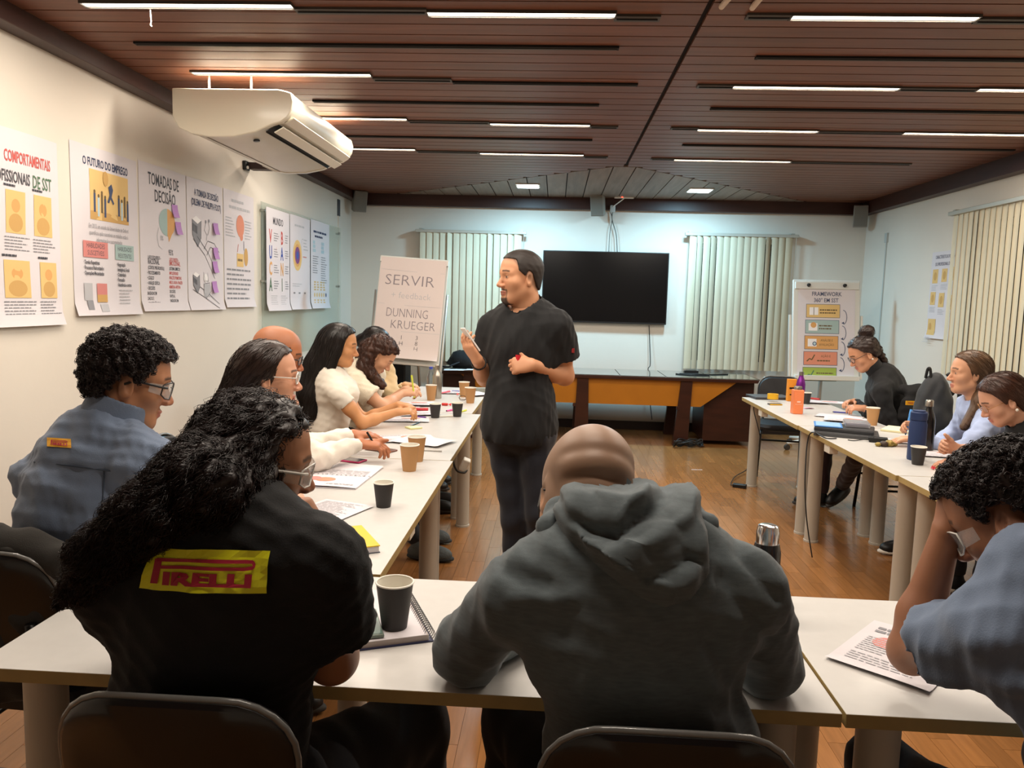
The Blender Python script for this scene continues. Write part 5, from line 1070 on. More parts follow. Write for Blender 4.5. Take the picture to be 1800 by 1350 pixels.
    # trousers and shoes
    C = Vol(); C.ell(J['pel'], np.array([.168*w, .13*dp, .11])+.006, R1, .05); tt = L.get('leg', 1.)
    for q in 'lr': C.cone(J['hip'+q], J['k'+q], .088*tt, .062*tt, .05); C.cone(J['k'+q], lerp(J['k'+q], J['a'+q], .96), .062*tt, .05*tt, .04, 1)
    top = V3(J['pel'])+R1[:, 2]*.09; C.fn(lambda X: (X-top) @ un); V, F = C.mesh(.015); V = folds(V, F, .004, .09, 5); np_obj('trousers', V, F, L['bottom'], t)
    for q in 'lr':
        a = V3(J['a'+q]); fd = nrm(V3(J['f'+q])*np.array([1, 1, 0]) if 'f'+q in J else R1[:, 1]*np.array([1, 1, 0])); fz = V3(J['f'+q])[2] if 'f'+q in J else 0; fd = nrm(fd+np.array([0, 0, fz])); side = np.cross(fd, (0, 0, 1)); up = np.cross(side, fd)
        Rf = np.stack([nrm(side), fd, up], 1); g = a-up*.065; Q = Vol(); Q.cone(a, a-up*.03, .045, .045, .02); Q.ell(g+fd*.06+up*.025, (.046, .13, .05), Rf, .02); Q.ell(g+fd*.13+up*.018, (.045, .07, .036), Rf, .02); b0 = g; Q.fn(lambda X: (b0-X) @ up)
        V, F = Q.mesh(.010); so = np_obj('shoe', V, F, L.get('shoe', M_black), t)
        Q = Vol(); Q.ell(g+fd*.07, (.050, .145, .03), Rf, .01); c0, c1 = g+up*.016, g-up*.012; Q.fn(lambda X: np.maximum((X-c0) @ up, (c1-X) @ up)); V, F = Q.mesh(.009); np_obj('sole', V, F, L.get('sole', M_spkd), so)
    return pr
def hair_cap(pr, line, thick, top=None, vols=(), cuts=(), h=.006, m=None, fold=.0, extra_inf=(0, 0, 0), name='hair', strands=0, slen=.1, curl=0., turns=3., sr=.0011, grav=(0, 0, -1), back=.3, seed=1, m_pts=12, lift=.002, minz=None, frizz=0., kvol=.03):
    """hair as a shell over the skull cut along a hairline (y -> z), plus volumes and strands"""
    hc, R, s = pr.hc, pr.R, pr.s; g = lambda x, y, z: hc+R @ (np.array([x, y, z])*s); F = Vol()
    F.ell(g(0, -.018, .036), np.array([.077, .097, .086])*s+thick, R, .02*s); F.ell(g(0, .022, .03), np.array([.066, .068, .078])*s+thick*.9, R, .03*s); F.ell(g(0, -.045, -.03), np.array([.058, .055, .07])*s+thick*.6, R, .03*s)
    ly, lz = line
    def reg(X):
        Lc = ((X-hc) @ R)/s; return (np.interp(Lc[..., 1], ly, lz)-Lc[..., 2])*.75*s
    F.fn(reg)
    for a in vols:
        if len(a) == 4: F.cone(a[0] if len(np.shape(a[0])) and np.size(a[0]) == 3 and a[0][0] is not None else a[0], a[1], a[2], a[3], kvol)
        else: F.ell(a[0], a[1], R if a[2] is None else a[2], kvol)
    for a in cuts: F.cone(a[0], a[1], a[2], a[3], .01, 0, 1)
    V, Fc = F.mesh(h)
    if fold: V = folds(V, Fc, fold, .03, seed, 8)
    parts = [(V, Fc)]
    if strands:
        N = vnormals(V, Fc); rs = np.random.RandomState(seed); zs = ((V-hc) @ R)[:, 2]; bv = BVHTree.FromPolygons([tuple(p) for p in V], [tuple(q) for q in Fc])
        out = ((V-hc) @ N.T[:, :1] if False else np.einsum('ij,ij->i', V-hc, N)) > -.02
        cand = np.where(out if minz is None else out & (V[:, 2] > minz))[0]
        pick = rs.choice(cand, strands); P = np.zeros((strands, m_pts, 3)); gv = V3(grav)
        for i, vi in enumerate(pick):
            p = Vector(V[vi]); n = Vector(N[vi]); d0 = Vector(gv+R[:, 1]*-back+rs.randn(3)*.18); ln = slen*rs.uniform(.5, 1.1); st = ln/m_pts
            ph = rs.uniform(0, 6.28)
            for k in range(m_pts):
                tg = d0-n*d0.dot(n); tg = tg.normalized() if tg.length > 1e-5 else d0
                c = p+n*(lift+frizz*rs.uniform(0, 1)*k/m_pts)
                if curl: b = n.cross(tg); a_ = ph+turns*6.28*k/m_pts; c = c+(n*math.cos(a_)+b*math.sin(a_))*curl
                P[i, k] = c; p = p+tg*st; q = bv.find_nearest(p)
                if q[0] is not None: p = q[0]; n = q[1] if q[1].dot(n) > -.2 else n
        parts.append(strips(P, sr))
    V, Fc = join(parts); return np_obj(name, V, Fc, m, pr.t)
def curls(V, N, n, seed, rad=.007, turns=1.6, up=.008, pts=9):
    rs = np.random.RandomState(seed); pk = rs.choice(len(V), n); p = V[pk]; nn = N[pk]; a = np.cross(nn, rs.randn(n, 3)); a /= np.linalg.norm(a, axis=1)[:, None]; b = np.cross(nn, a); tt = np.linspace(0, 1, pts)[None, :, None]; ph = rs.uniform(0, 6.28, n)[:, None, None]
    rr = rad*rs.uniform(.6, 1.3, n)[:, None, None]; th = ph+tt*turns*6.28; return p[:, None]+nn[:, None]*(tt*up)+rr*(a[:, None]*np.cos(th)+b[:, None]*np.sin(th))
def curly_cap(pr, line, thick, m, n=900, h=.006, seed=2, sr=.0022, rad=.007, up=.01, bumps=.004, vols=()):
    hc, R, s = pr.hc, pr.R, pr.s; g = lambda x, y, z: hc+R @ (np.array([x, y, z])*s); F = Vol()
    F.ell(g(0, -.018, .036), np.array([.077, .097, .086])*s+thick, R, .02*s); F.ell(g(0, .026, .036), np.array([.066, .068, .074])*s+thick, R, .03*s); F.ell(g(0, -.045, -.03), np.array([.058, .055, .07])*s+thick*.35, R, .03*s)
    F.fn(lambda X: (np.interp((((X-hc) @ R)/s)[..., 1], line[0], line[1])-(((X-hc) @ R)/s)[..., 2])*.75*s)
    V, Fc = F.mesh(h); V = folds(V, Fc, bumps, .022, seed, 9); N = vnormals(V, Fc); out = np.einsum('ij,ij->i', V-hc, N) > .02
    P = curls(V[out], N[out], n, seed, rad, up=up); return np_obj('hair', *join([(V, Fc), strips(P, sr)]), m, pr.t)
def glasses(pr, rim, lens, goggles=False, rr=.0016, lw=.024, lh=.018, name='glasses', dy=0., dz=0., skip=0):
    hc, R, s = pr.hc, pr.R, pr.s; g = lambda x, y, z: Vector(hc+R @ (np.array([x, y+dy, z+dz])*s)); q = MB()
    for d in (-1, 1):
        cx, cy = d*.033, .104
        if goggles:
            pts = [(d*(.004+.062*t_), .108-.030*(t_)**2, zz) for t_, zz in ((0, .016), (.35, .021), (.75, .019), (1, .012))]+[(d*(.004+.062*t_), .108-.030*(t_)**2, zz) for t_, zz in ((1, -.014), (.75, -.024), (.35, -.026), (.05, -.008))]
        else: pts = [(cx+lw*math.cos(a), cy-.010*abs(math.cos(a)*.5+.5*d*1)*.8, .001+lh*math.sin(a)) for a in [2*PI*k/20 for k in range(20)]]
        q.tube([g(*p) for p in pts], rr, 6, True); e = g(d*.066, .080 if goggles else .092, .006); d == skip or q.tube([g(d*.058, .097 if not goggles else .09, .006), e, g(d*.080, .01, .008), g(d*.080, -.015, -.006)], rr*(1.6 if goggles else 1), 6)
        pr_l = MB().add([g(*p) for p in pts], [tuple(range(len(pts)))]); pts2 = pr_l
        if d == -1: lensmb = MB()
        n0 = len(lensmb.v); lensmb.v += pr_l.v; lensmb.f += [tuple(n0+i for i in f_) for f_ in pr_l.f]; lensmb.mi += [0]
        if goggles:
            vs = [g(d*.066, .078, .014), g(d*.066, .078, -.016), g(d*.074, .045, -.012), g(d*.074, .045, .012)]; n0 = len(lensmb.v); lensmb.v += [tuple(v) for v in vs]; lensmb.f.append((n0, n0+1, n0+2, n0+3)); lensmb.mi += [0]
    q.tube([g(-.010, .105, .004), g(0, .109, .008), g(.010, .105, .004)], rr, 6); o = q.build(name, rim, pr.t, smooth=True); lensmb.build('lens', lens, o); return o
def seated(pel, d, hipw=.10, knee=.43, spread=.10, ank=0., foot=None, kz=.50):
    pel = V3(pel); d = nrm(V3(d)*np.array([1, 1, 0])); r = np.cross(d, (0, 0, 1)); J = {'pel': pel}
    for q, sg in (('l', -1), ('r', 1)):
        J['hip'+q] = pel+r*sg*hipw-np.array([0, 0, .02]); k = pel+d*knee+r*sg*(hipw+spread*.5); k[2] = kz; J['k'+q] = k; a = k+d*ank+r*sg*.01; a[2] = .085; J['a'+q] = a; J['f'+q] = d
    return J
# ------------------------------------------------------------------ the people in the room
def Y(u, v, y): return V3(AY(u, v, y))
def Z(u, v, z): return V3(AZ(u, v, z))
def fab(name, col, **k): return mat(name, col, k.pop('rough', .85), sheen=k.pop('sheen', .15), bump=k.pop('bump', .12), bscale=k.pop('bscale', 350), var=k.pop('var', .06), vscale=k.pop('vscale', 5), **k)
F_black = fab('cotton_black', '#141517', sheen=.04); F_navy = fab('denim_navy', '#191c26'); F_blk2 = fab('cotton_black_deep', '#08090b', sheen=.02); F_white = fab('cotton_white', '#e4ddd0'); F_cream = fab('knit_cream', '#e6dcc6', bump=.35, bscale=180)
F_grey = fab('melange_grey', '#566064', var=.14, vscale=40, stretch=(1, 1, 5)); F_work = fab('work_shirt_blue', '#66758c'); F_light = fab('oxford_light_blue', '#a9b9dc'); F_dark = fab('trouser_dark', '#1a1a1f'); F_maroon = fab('trouser_maroon', '#2a1518'); F_beige = fab('beige_top', '#cdb48c')
H_blk = mat('hair_black', '#17110f', .38, spec=.5, var=.2, vscale=30); H_dk = mat('hair_dark_brown', '#2a1b15', .38, var=.25, vscale=30); H_br = mat('hair_brown', '#43281c', .38, var=.25, vscale=30); H_lb = mat('hair_light_brown', '#5c4430', .38, var=.25, vscale=30); H_cur = mat('hair_curly_black', '#1c100e', .42, var=.3, vscale=20); H_buzz = mat('hair_buzz', '#241c18', .6, var=.2, vscale=200)
G_blk = mat('glasses_black', '#1b1818', .3); G_clear = mat('glasses_clear', '#cfcac2', .15, coat=.4); G_lens = mat('lens_clear', '#eef4f4', .03, alpha=.16, spec=.8)
G_gog = mat('goggle_lens', '#dfe6e6', .05, alpha=.30, spec=.8)
def rep(n, J):
    d = lambda a, b: round(float(np.linalg.norm(V3(J[a])-V3(J[b]))), 3)
    print('BODY', n, {'sh': d('sl', 'sr'), 'ua_l': d('sl', 'el'), 'fa_l': d('el', 'wl'), 'ua_r': d('sr', 'er'), 'fa_r': d('er', 'wr'), 'spine': d('pel', 'neck'), 'neckhead': d('neck', 'head'), 'thigh': d('hipl', 'kl'), 'shin': d('kl', 'al')}, 'el', np.round(J['el'], 2), 'er', np.round(J['er'], 2), 'wl', np.round(J['wl'], 2), 'wr', np.round(J['wr'], 2), 'head', np.round(J['head'], 2), 'pel', np.round(J['pel'], 2))

# --- the presenter, standing
def presenter():
    y = 3.72; J = dict(head=Y(914, 487, y), hf=(-.86, -.5, -.05), neck=Y(927, 541, y+.03), sl=Y(982, 574, y-.04), sr=Y(862, 576, y+.10), pel=Y(912, 752, y+.02), mid=Y(914, 655, y+.01))
    J.update(el=Y(1010, 645, y+.10), wl=Y(936, 641, y-.13), er=Y(858, 640, y+.18), wr=Y(840, 634, y-.06))
    J.update(hld=((-.93, -.25, -.05), (.15, .75, -.25), (1.25, 1.3, 1.3, 1.3), (.75, .45, .1)), hrd=((-.55, -.2, .80), (.45, .55, .6), (.35, .45, .5, .55), (.5, .6, .4)))
    J.update(hipl=Y(942, 772, y-.02), hipr=Y(886, 772, y+.05), kl=Y(948, 900, y-.05), kr=Y(905, 905, y+.02)); 
    for q, (u, v) in (('l', (955, 1045)), ('r', (918, 1040))): p = Z(u, v, .085); J['a'+q] = np.array([J['k'+q][0]+(.02 if q == 'l' else .0), y+.02, .085])
    J['fl'] = (.15, -1, 0); J['fr'] = (-.45, -.9, 0); rep('presenter', J)
    L = dict(hs=1.03, w=1.06, d=1.12, ua=.265, fa=.25, skirt=1, top=F_black, bottom=F_navy, skin='#cc9470', sleeve='short', fat=1.12, loose=.014, tk=.014, hem=.06, fold=.004, fscale=.13, hh=.003, ha=.0038, hc=.008, beard='#1c1310', brow='#241813', stubble='#2c2019', stub_a=.55, neckcut=.080, neckdrop=.045, leg=1.02, nr=.062, seed=4)
    p = make_person('standing person in a black T-shirt and dark jeans holding a red marker', J, L)
    hair_cap(p, ([-.12, -.06, -.025, -.005, .012, .03, .042, .046, .075, .12], [-.075, -.05, .015, .030, .005, .02, .03, .080, .088, .09]), .005, m=H_buzz, h=.0032, fold=.0006)
    # sleeve label and wristband
    wv = lerp(J['er'], J['wr'], .86); ax = nrm(J['wr']-J['er']); a = nrm(np.cross(ax, (0, 0, 1))); b = np.cross(ax, a); q = MB(); q.tube([Vector(wv+.034*(a*math.cos(k)+b*math.sin(k))) for k in [2*PI*i/18 for i in range(18)]], .004, 6, True); q.build('wristband', M_black, p.t, smooth=True)
    bv = BVHTree.FromPolygons([tuple(v) for v in p.SV], [tuple(f) for f in p.SF]); c = Y(1010, 622, y-.3); h = bv.ray_cast(Vector(c), Vector((0, 1, 0)))
    if h[0]: c = h[0]; MB().box(c.x-.007, c.y-.004, c.z-.012, c.x-.001, c.y+.004, c.z+.010).box(c.x+.001, c.y-.004, c.z-.012, c.x+.005, c.y+.004, c.z+.010).build('sleeve_label', mat('label_red', '#a83030', .5), p.t)
    w = V3(J['wl']); bar(w+np.array([-.070, -.02, -.02]), w+np.array([-.068, -.012, .042]), .010, mat('marker_red', '#c01f2a', .35), 'red marker gripped in the presenter\'s hand', 'marker', 'marker')
    w = V3(J['wr']); t = thing('mobile_phone', 'white slim phone held in the presenter\'s raised hand', 'phone', tuple(w+np.array([-.05, -.03, .04]))); d = nrm((-.55, -.2, .8)); M = frame(tuple(w+d*.03+np.array([.012, .0, .03])), tuple(d), (.3, -.9, .2))
    MB(M).box(-.01, -.03, -.004, .125, .03, .004).build('body', mat('phone_white', '#e8e4e0', .3), t, bevel=.003); MB(M).box(-.004, -.027, .004, .119, .027, .0046).build('screen', M_black, t)
presenter()

# --- woman with the logo T-shirt, back to the viewer
M_patch = mat('patch_yellow', '#dede20', .5); M_patch_r = mat('patch_red', '#a81f3a', .55); M_patch_o = mat('patch_amber', '#e0a21e', .55)
def decal(pr, org_, xd, yd, polys, m, name, off, nd=(0, 1, 0)):
    """lay flat shapes (local x right, y up) onto the shirt surface along nd"""
    bv = BVHTree.FromPolygons([tuple(v) for v in pr.SV], [tuple(f) for f in pr.SF]); mb = MB(); xd, yd, o = Vector(xd), Vector(yd), Vector(org_); nd = Vector(nd)
    for vs, fs in polys:
        out = []
        for x, y_ in vs:
            p = o+xd*x+yd*y_; h = bv.ray_cast(p-nd*.6, nd); q = h[0] if h[0] else p; out.append(q-nd*off)
        mb.add(out, fs)
    return mb.build(name, m, pr.t, smooth=False)
def gridpoly(x0, y0, x1, y1, nx, ny, skew=0.):
    return ([(x0+(x1-x0)*i/nx+skew*(1-j/ny if j else 1)*(1-i/nx), y0+(y1-y0)*j/ny) for j in range(ny+1) for i in range(nx+1)], [(j*(nx+1)+i, j*(nx+1)+i+1, (j+1)*(nx+1)+i+1, (j+1)*(nx+1)+i) for j in range(ny) for i in range(nx)])
def stroke(pts, w):
    vs = []; fs = []
    for i, (x, y_) in enumerate(pts):
        a = pts[max(i-1, 0)]; b = pts[min(i+1, len(pts)-1)]; l = math.hypot(b[0]-a[0], b[1]-a[1]) or 1; nx, ny = -(b[1]-a[1])/l*w/2, (b[0]-a[0])/l*w/2; vs += [(x+nx, y_+ny), (x-nx, y_-ny)]
        if i: fs.append((2*i-2, 2*i, 2*i+1, 2*i-1))
    return vs, fs
def long_p_logo(W, H):
    """wordmark whose first letter stretches its bowl over the others"""
    out = [([(0, 0), (W*.075, 0), (W*.105, H), (W*.03, H*.96)], [(0, 1, 2, 3)])]
    top = [(W*.05, H*.93)]+[(W*t_, H*.93) for t_ in (.2, .35, .5, .65, .8, .9)]+[(W*.955+W*.035*math.sin(a), H*.80+H*.13*math.cos(a)) for a in (.4, .9, 1.4, 1.9, 2.4)]+[(W*t_, H*.66) for t_ in (.9, .75, .6, .45, .3, .15, .10)]
    out.append(stroke(top, H*.13))
    v, f = text_geo('IRELLI', H*.66, (1.32, 1.), H*.035); xs = [p[0] for p in v]; k = (W*.86)/(max(xs)-min(xs)); mn = min(xs); out.append(([((p[0]-mn)*k+W*.125, p[1]*.98) for p in v], f)); return out
def logo_woman():
    J = seated((AY(345, 1300, 1.29).x, 1.33, .56), (.15, 1, 0), .11, .42, .30); J.update(head=Y(452, 810, 1.41), hf=(.86, .40, -.22), hu=(.05, -.05, 1), neck=Y(425, 915, 1.32), sl=Y(192, 1010, 1.29), sr=Y(572, 985, 1.27), mid=(AY(350, 1130, 1.28).x, 1.31, .82))
    J.update(el=Y(160, 1150, 1.40), wl=(-.63, 1.66, .775), er=Z(582, 1158, .785), wr=Y(556, 946, 1.50)); J.update(hld=((.9, .4, .0), (0, 0, -1), .3), hrd=((-.45, -.1, .85), (-.75, .3, .3), (1.2, 1.3, 1.35, 1.4), (.3, .9, .2))); rep('logo', J)
    L = dict(hs=.98, fem=True, w=1.22, d=1.0, top=F_blk2, bottom=F_dark, skin='#9a6a4c', sleeve='short', fat=1.3, loose=.016, tk=.012, hem=.10, fold=.003, fscale=.16, hh=.0035, hc=.008, leg=1.35, lips='#7a3f38', neckcut=.062, seed=8)
    p = make_person('seated person in a black T-shirt with a yellow logo patch, chin on fist', J, L)
    c = Y(340, 1005, 1.15); a = Y(212, 1056, 1.15); b = Y(461, 1063, 1.15); xd = Vector(b-a).normalized(); yd = Vector((0, 0, 1)); W = .220; H = .066; o = Vector(a)
    v, f = gridpoly(0, 0, W, H, 16, 6); v = [(x+.018*(y_/H)*(1-x/W), y_-.006*(x/W)*0) for x, y_ in v]; decal(p, o, xd, yd, [(v, f)], M_patch, 'logo_patch', .0035)
    lg = long_p_logo(W*.80, H*.62); lg = [([(x+W*.10, y_+H*.17) for x, y_ in vs], fs) for vs, fs in lg]; decal(p, o, xd, yd, lg, M_patch_r, 'logo_lettering', .0062)
    h = J['head']; g = lambda x, y_, z: p.hc+p.R @ np.array([x, y_, z])
    vols = [(Y(408, 815, 1.36), Y(348, 855, 1.28), .082, .070), (Y(352, 846, 1.27), Y(262, 905, 1.22), .064, .046), (Y(420, 850, 1.33), Y(390, 868, 1.28), .055, .055), (Y(262, 905, 1.22), Y(182, 975, 1.22), .046, .036), (Y(182, 975, 1.22), Y(140, 1035, 1.24), .036, .022)]
    hair_cap(p, ([-.14, -.05, -.02, .0, .02, .04, .08], [-.2, -.16, -.12, -.02, .045, .075, .088]), .006, vols=vols, m=H_cur, h=.007, fold=.005, strands=3000, slen=.22, curl=.0055, turns=4.5, sr=.0009, grav=(-.7, -.1, -.7), back=.25, seed=3, m_pts=17, lift=.004, frizz=.016)
    glasses(p, G_clear, G_gog, True, .0018); CH['logo'] = chair(AY(297, 1222, 1.14).x, 1.39, 0, 'black padded chair behind the yellow logo T-shirt')
logo_woman()

# --- hooded man, bent over the table
def hooded_man():
    J = seated((AY(1175, 1300, 1.27).x, 1.34, .56), (0, 1, 0), .11, .43, .34); J['kr'] = J['kr']+np.array([-.15, 0, 0]); J['ar'] = J['ar']+np.array([-.15, -.05, 0]); J.update(head=Y(1032, 872, 1.48), hf=(-.28, .74, -.60), hu=(-.05, .6, .7), neck=Y(1085, 940, 1.36), sl=Y(912, 1040, 1.32), sr=Y(1312, 1032, 1.32), mid=(AY(1140, 1130, 1.25).x, 1.295, .84))
    J.update(el=Z(822, 1170, .80), wl=(-.02, 1.68, .78), er=Z(1392, 1195, .80), wr=(.30, 1.70, .78)); J.update(hld=((.6, .7, 0), (0, .1, -1), .4), hrd=((-.6, .7, 0), (0, .1, -1), .6)); rep('hood', J)
    def shp(V, F, pr):
        N = vnormals(V, F); d = np.zeros(len(V))
        for (u0, v0, u1, v1, a, w_) in ((1330, 1010, 1395, 1090, -.010, .012), (1290, 1050, 1390, 1190, -.009, .012), (1250, 1130, 1330, 1290, -.010, .014), (1180, 1180, 1330, 1310, -.008, .013), (900, 1085, 1010, 1075, .008, .014), (870, 1040, 960, 1060, -.007, .014), (860, 1150, 1000, 1170, .006, .016)):
            p0, p1 = Y(u0, v0, 1.17), Y(u1, v1, 1.17); ba = p1-p0; q = V-p0; q = q-np.outer(q @ np.array([0, 1., 0]), np.array([0, 1., 0])); ba = ba*np.array([1, 0, 1]); t_ = np.clip(q @ ba/(ba @ ba), 0, 1); dist = np.linalg.norm(q-t_[:, None]*ba, axis=1); d += a*np.exp(-(dist/w_)**2)*(V[:, 1] < 1.36)
        return V+N*d[:, None]
    def rolls(V, F, pr):
        N = vnormals(V, F); l = ((V-pr.hc) @ pr.R)/pr.s; z = l[:, 2]+.10*l[:, 0]; d = -.0032*np.exp(-((z-.035)/.012)**2)+.002*np.exp(-((z-.012)/.014)**2)-.004*np.exp(-((z+.010)/.008)**2); return V+N*(d*sm(-l[:, 1], .04, .08))[:, None]
    L = dict(hs=1.10, w=1.2, d=1.0, ua=.30, top=F_grey, bottom=F_blk2, skin='#b98a6a', sleeve='long', fat=1.12, loose=.014, tk=.012, hem=.10, fold=.0032, fscale=.15, hc=.0075, stubble='#75675a', stub_a=.6, neckcut=.08, seed=11, leg=1.25, nr=.066, shirt_fn=shp, head_fn=rolls)
    p = make_person('person in a dark grey hooded sweatshirt bent over the table', J, L)
    # hood lying on the back: a draped panel over the shirt and a roll round the neck
    poly = [Y(u, v, 1.22)[[0, 2]] for u, v in ((948, 905), (965, 935), (1000, 965), (1060, 1005), (1120, 1042), (1168, 1063), (1215, 1050), (1252, 1018), (1258, 960), (1250, 930), (1236, 912), (1150, 895), (1050, 895), (975, 900))]
    V, F = p.SV, p.SF; X = V[:, [0, 2]]; n = len(poly); ins = np.zeros(len(V), bool); ds = np.full(len(V), 9.)
    for i in range(n):
        a, b = poly[i], poly[(i+1) % n]; c = ((a[1] > X[:, 1]) != (b[1] > X[:, 1])) & (X[:, 0] < (b[0]-a[0])*(X[:, 1]-a[1])/(b[1]-a[1]+1e-9)+a[0]); ins ^= c
        ba = b-a; q = X-a; t_ = np.clip(q @ ba/(ba @ ba), 0, 1); ds = np.minimum(ds, np.linalg.norm(q-t_[:, None]*ba, axis=1))
    N = vnormals(V, F); keep = (ins | (ds < .014)) & (N[:, 1] < .25) & (V[:, 1] < 1.42); sd = np.where(ins, ds, -ds); hgt = -.008+.046*sm(sd, -.010, .020)
    for pts, a_, w_ in ((((962, 900), (1010, 950), (1080, 962), (1150, 930), (1232, 888)), -.026, .011), (((1088, 968), (1112, 1012), (1162, 1056)), -.010, .007), (((1090, 990), (1180, 962), (1250, 930)), .012, .014), (((1130, 1022), (1200, 1002), (1252, 1012)), -.012, .009), (((1000, 935), (1050, 985), (1110, 1020)), .010, .012), (((1160, 880), (1120, 920), (1090, 955)), .012, .009), (((1030, 880), (1060, 930), (1075, 955)), -.010, .008)):
        dd = np.full(len(V), 9.)
        for u0, u1 in zip(pts[:-1], pts[1:]): p0, p1 = Y(*u0, 1.22)[[0, 2]], Y(*u1, 1.22)[[0, 2]]; ba = p1-p0; q = X-p0; t_ = np.clip(q @ ba/(ba @ ba), 0, 1); dd = np.minimum(dd, np.linalg.norm(q-t_[:, None]*ba, axis=1))
        hgt = hgt+a_*np.exp(-(dd/w_)**2)*sm(ds, 0, .02)
    HV = V+N*np.maximum(hgt, -.008)[:, None]; fk = F[keep[F].all(1)]; ids = np.unique(fk); mp = np.full(len(V), -1); mp[ids] = np.arange(len(ids)); V1, F1 = HV[ids], mp[fk]
    Q = Vol(); rim = [Y(962, 930, 1.34), Y(985, 905, 1.39), Y(1050, 893, 1.41), Y(1130, 890, 1.41), Y(1200, 898, 1.39), Y(1240, 925, 1.34)]
    for a, b in zip(rim[:-1], rim[1:]): Q.cone(a, b, .022, .022, .03)
    V2, F2 = Q.mesh(.006); V2 = folds(V2, F2, .003, .05, 3, 5); np_obj('hood', *join([(V1, F1), (V2, F2)]), F_grey, p.t)
    glasses(p, G_blk, G_lens, True, .0016); CH['hood'] = chair(AY(1182, 1272, 1.12).x, 1.37, 0, 'black padded chair behind the grey hooded sweatshirt')
hooded_man()

# --- man leaning his head on his hand
def leaning_man():
    J = seated((AY(1762, 1110, 1.28).x+.24, 1.25, .56), (-.1, 1, 0), .11, .43, .2); J.update(head=Y(1775, 905, 1.46), hf=(-.62, .50, -.60), hu=(-.3, .35, .9), neck=Y(1835, 1010, 1.32), sl=Y(1762, 1110, 1.28), sr=Y(1762, 1110, 1.28)+np.array([.42, -.05, -.02]), mid=(AY(1762, 1110, 1.28).x+.24, 1.22, .84))
    J.update(el=Z(1622, 1215, .775), wl=Y(1664, 935, 1.52), er=(AY(1762, 1110, 1.28).x+.50, 1.40, .79), wr=(1.15, 1.62, .78)); J.update(hld=((.12, .15, .95), (.85, -.1, -.2), (.6, .6, .65, .7), (.8, .35, .35)), hrd=((-.8, .5, 0), (0, 0, -1), .4)); rep('lean', J)
    L = dict(hs=1.03, w=1.1, d=1.0, top=F_work, bottom=F_dark, skin='#8f5f44', sleeve='short', fat=1.02, loose=.018, tk=.012, hem=.10, fold=.007, fscale=.09, stubble='#3a2018', stub_a=.4, neckcut=.068, seed=21, lips='#7a443a', hh=.0035, collar=(-.005, .35, .082, .075))
    p = make_person('person in a blue work shirt leaning forehead on one hand', J, L)
    curly_cap(p, ([-.13, -.06, -.02, .005, .02, .035, .06, .12], [-.06, -.035, .03, .03, .0, .04, .078, .085]), .013, H_cur, 2200, .006, 4, .0014, .0055, .006, .004)
    glasses(p, G_clear, G_gog, True, .0018, dz=-.006, skip=-1); chair(1.2, 1.33, .05, 'black padded chair of the person leaning on one hand')
leaning_man()

# --- man in the blue-grey shirt with the small amber label
def label_man():
    y = 2.05; J = seated((-1.375, 2.0, .56), (.05, 1, 0), .10, .43, .0, -.14); J.update(head=Y(228, 668, y+.03), hf=(.82, .50, -.27), neck=Y(188, 752, y), sl=Y(72, 836, y+.05), sr=Y(262, 815, y-.10), mid=(-1.32, 1.99, .83))
    J.update(el=Y(60, 960, y+.2), wl=(-1.05, 2.42, .78), er=Y(262, 950, y-.02), wr=(-.93, 2.25, .78)); J.update(hld=((.9, .3, 0), (0, 0, -1), .4), hrd=((.8, .5, 0), (0, 0, -1), .4)); rep('label', J)
    L = dict(hs=1.04, w=1.08, d=1.0, top=F_work, bottom=F_dark, skin='#a06f50', sleeve='long', fat=1.05, loose=.016, tk=.014, hem=.10, fold=.006, fscale=.12, stubble='#2a1812', stub_a=.5, neckcut=.072, seed=31, collar=(-.02, .85, .094, .084), hh=.0035)
    p = make_person('person in a blue-grey shirt with a small amber back label', J, L)
    curly_cap(p, ([-.13, -.06, -.025, .0, .015, .03, .05, .12], [-.075, -.05, .02, .025, .0, .03, .075, .085]), .013, H_cur, 2000, .006, 7, .0016, .006, .007, .005)
    glasses(p, G_blk, G_gog, True, .0022); a = Y(84, 784, y-.3); b = Y(130, 787, y-.3); xd = Vector(b-a).normalized(); W = .066; H = .024; nd = tuple(nrm(J['neck']-np.array([0, 0, J['neck'][2]-1.5])-0) if False else nrm(V3(AY(108, 776, y))-np.array([0, 0, 1.5])))
    decal(p, Vector(Y(84, 784, y)), xd, (0, 0, 1), [gridpoly(0, 0, W, H, 8, 3)], M_patch_o, 'shirt_label', .004, nd); decal(p, Vector(Y(84, 784, y)), xd, (0, 0, 1), [([(x+W*.15, y_+H*.22) for x, y_ in vs], fs) for vs, fs in long_p_logo(W*.7, H*.56)], M_patch_r, 'label_lettering', .0065, nd)
    sm_ = mat('seam_blue', '#3d4858', .9)
    bvs = BVHTree.FromPolygons([tuple(v) for v in p.SV], [tuple(f) for f in p.SF])
    for px in ([(14, 808), (60, 812), (120, 818), (180, 826), (240, 832)], [(183, 828), (182, 850), (180, 885), (177, 920)]):
        pts = []
        for u, v in px:
            d_ = Vector(ray(u, v)).normalized(); h = bvs.ray_cast(Vector((0, 0, CAM_H)), d_)
            if h[0]: pts.append(h[0]-d_*.001)
        if len(pts) > 2: MB().tube(spl(pts, 4), .0022, 5).build('seam', sm_, p.t, smooth=True)
    chair(-1.385, 2.0, -.05, 'black chair behind the amber shirt label')
label_man()

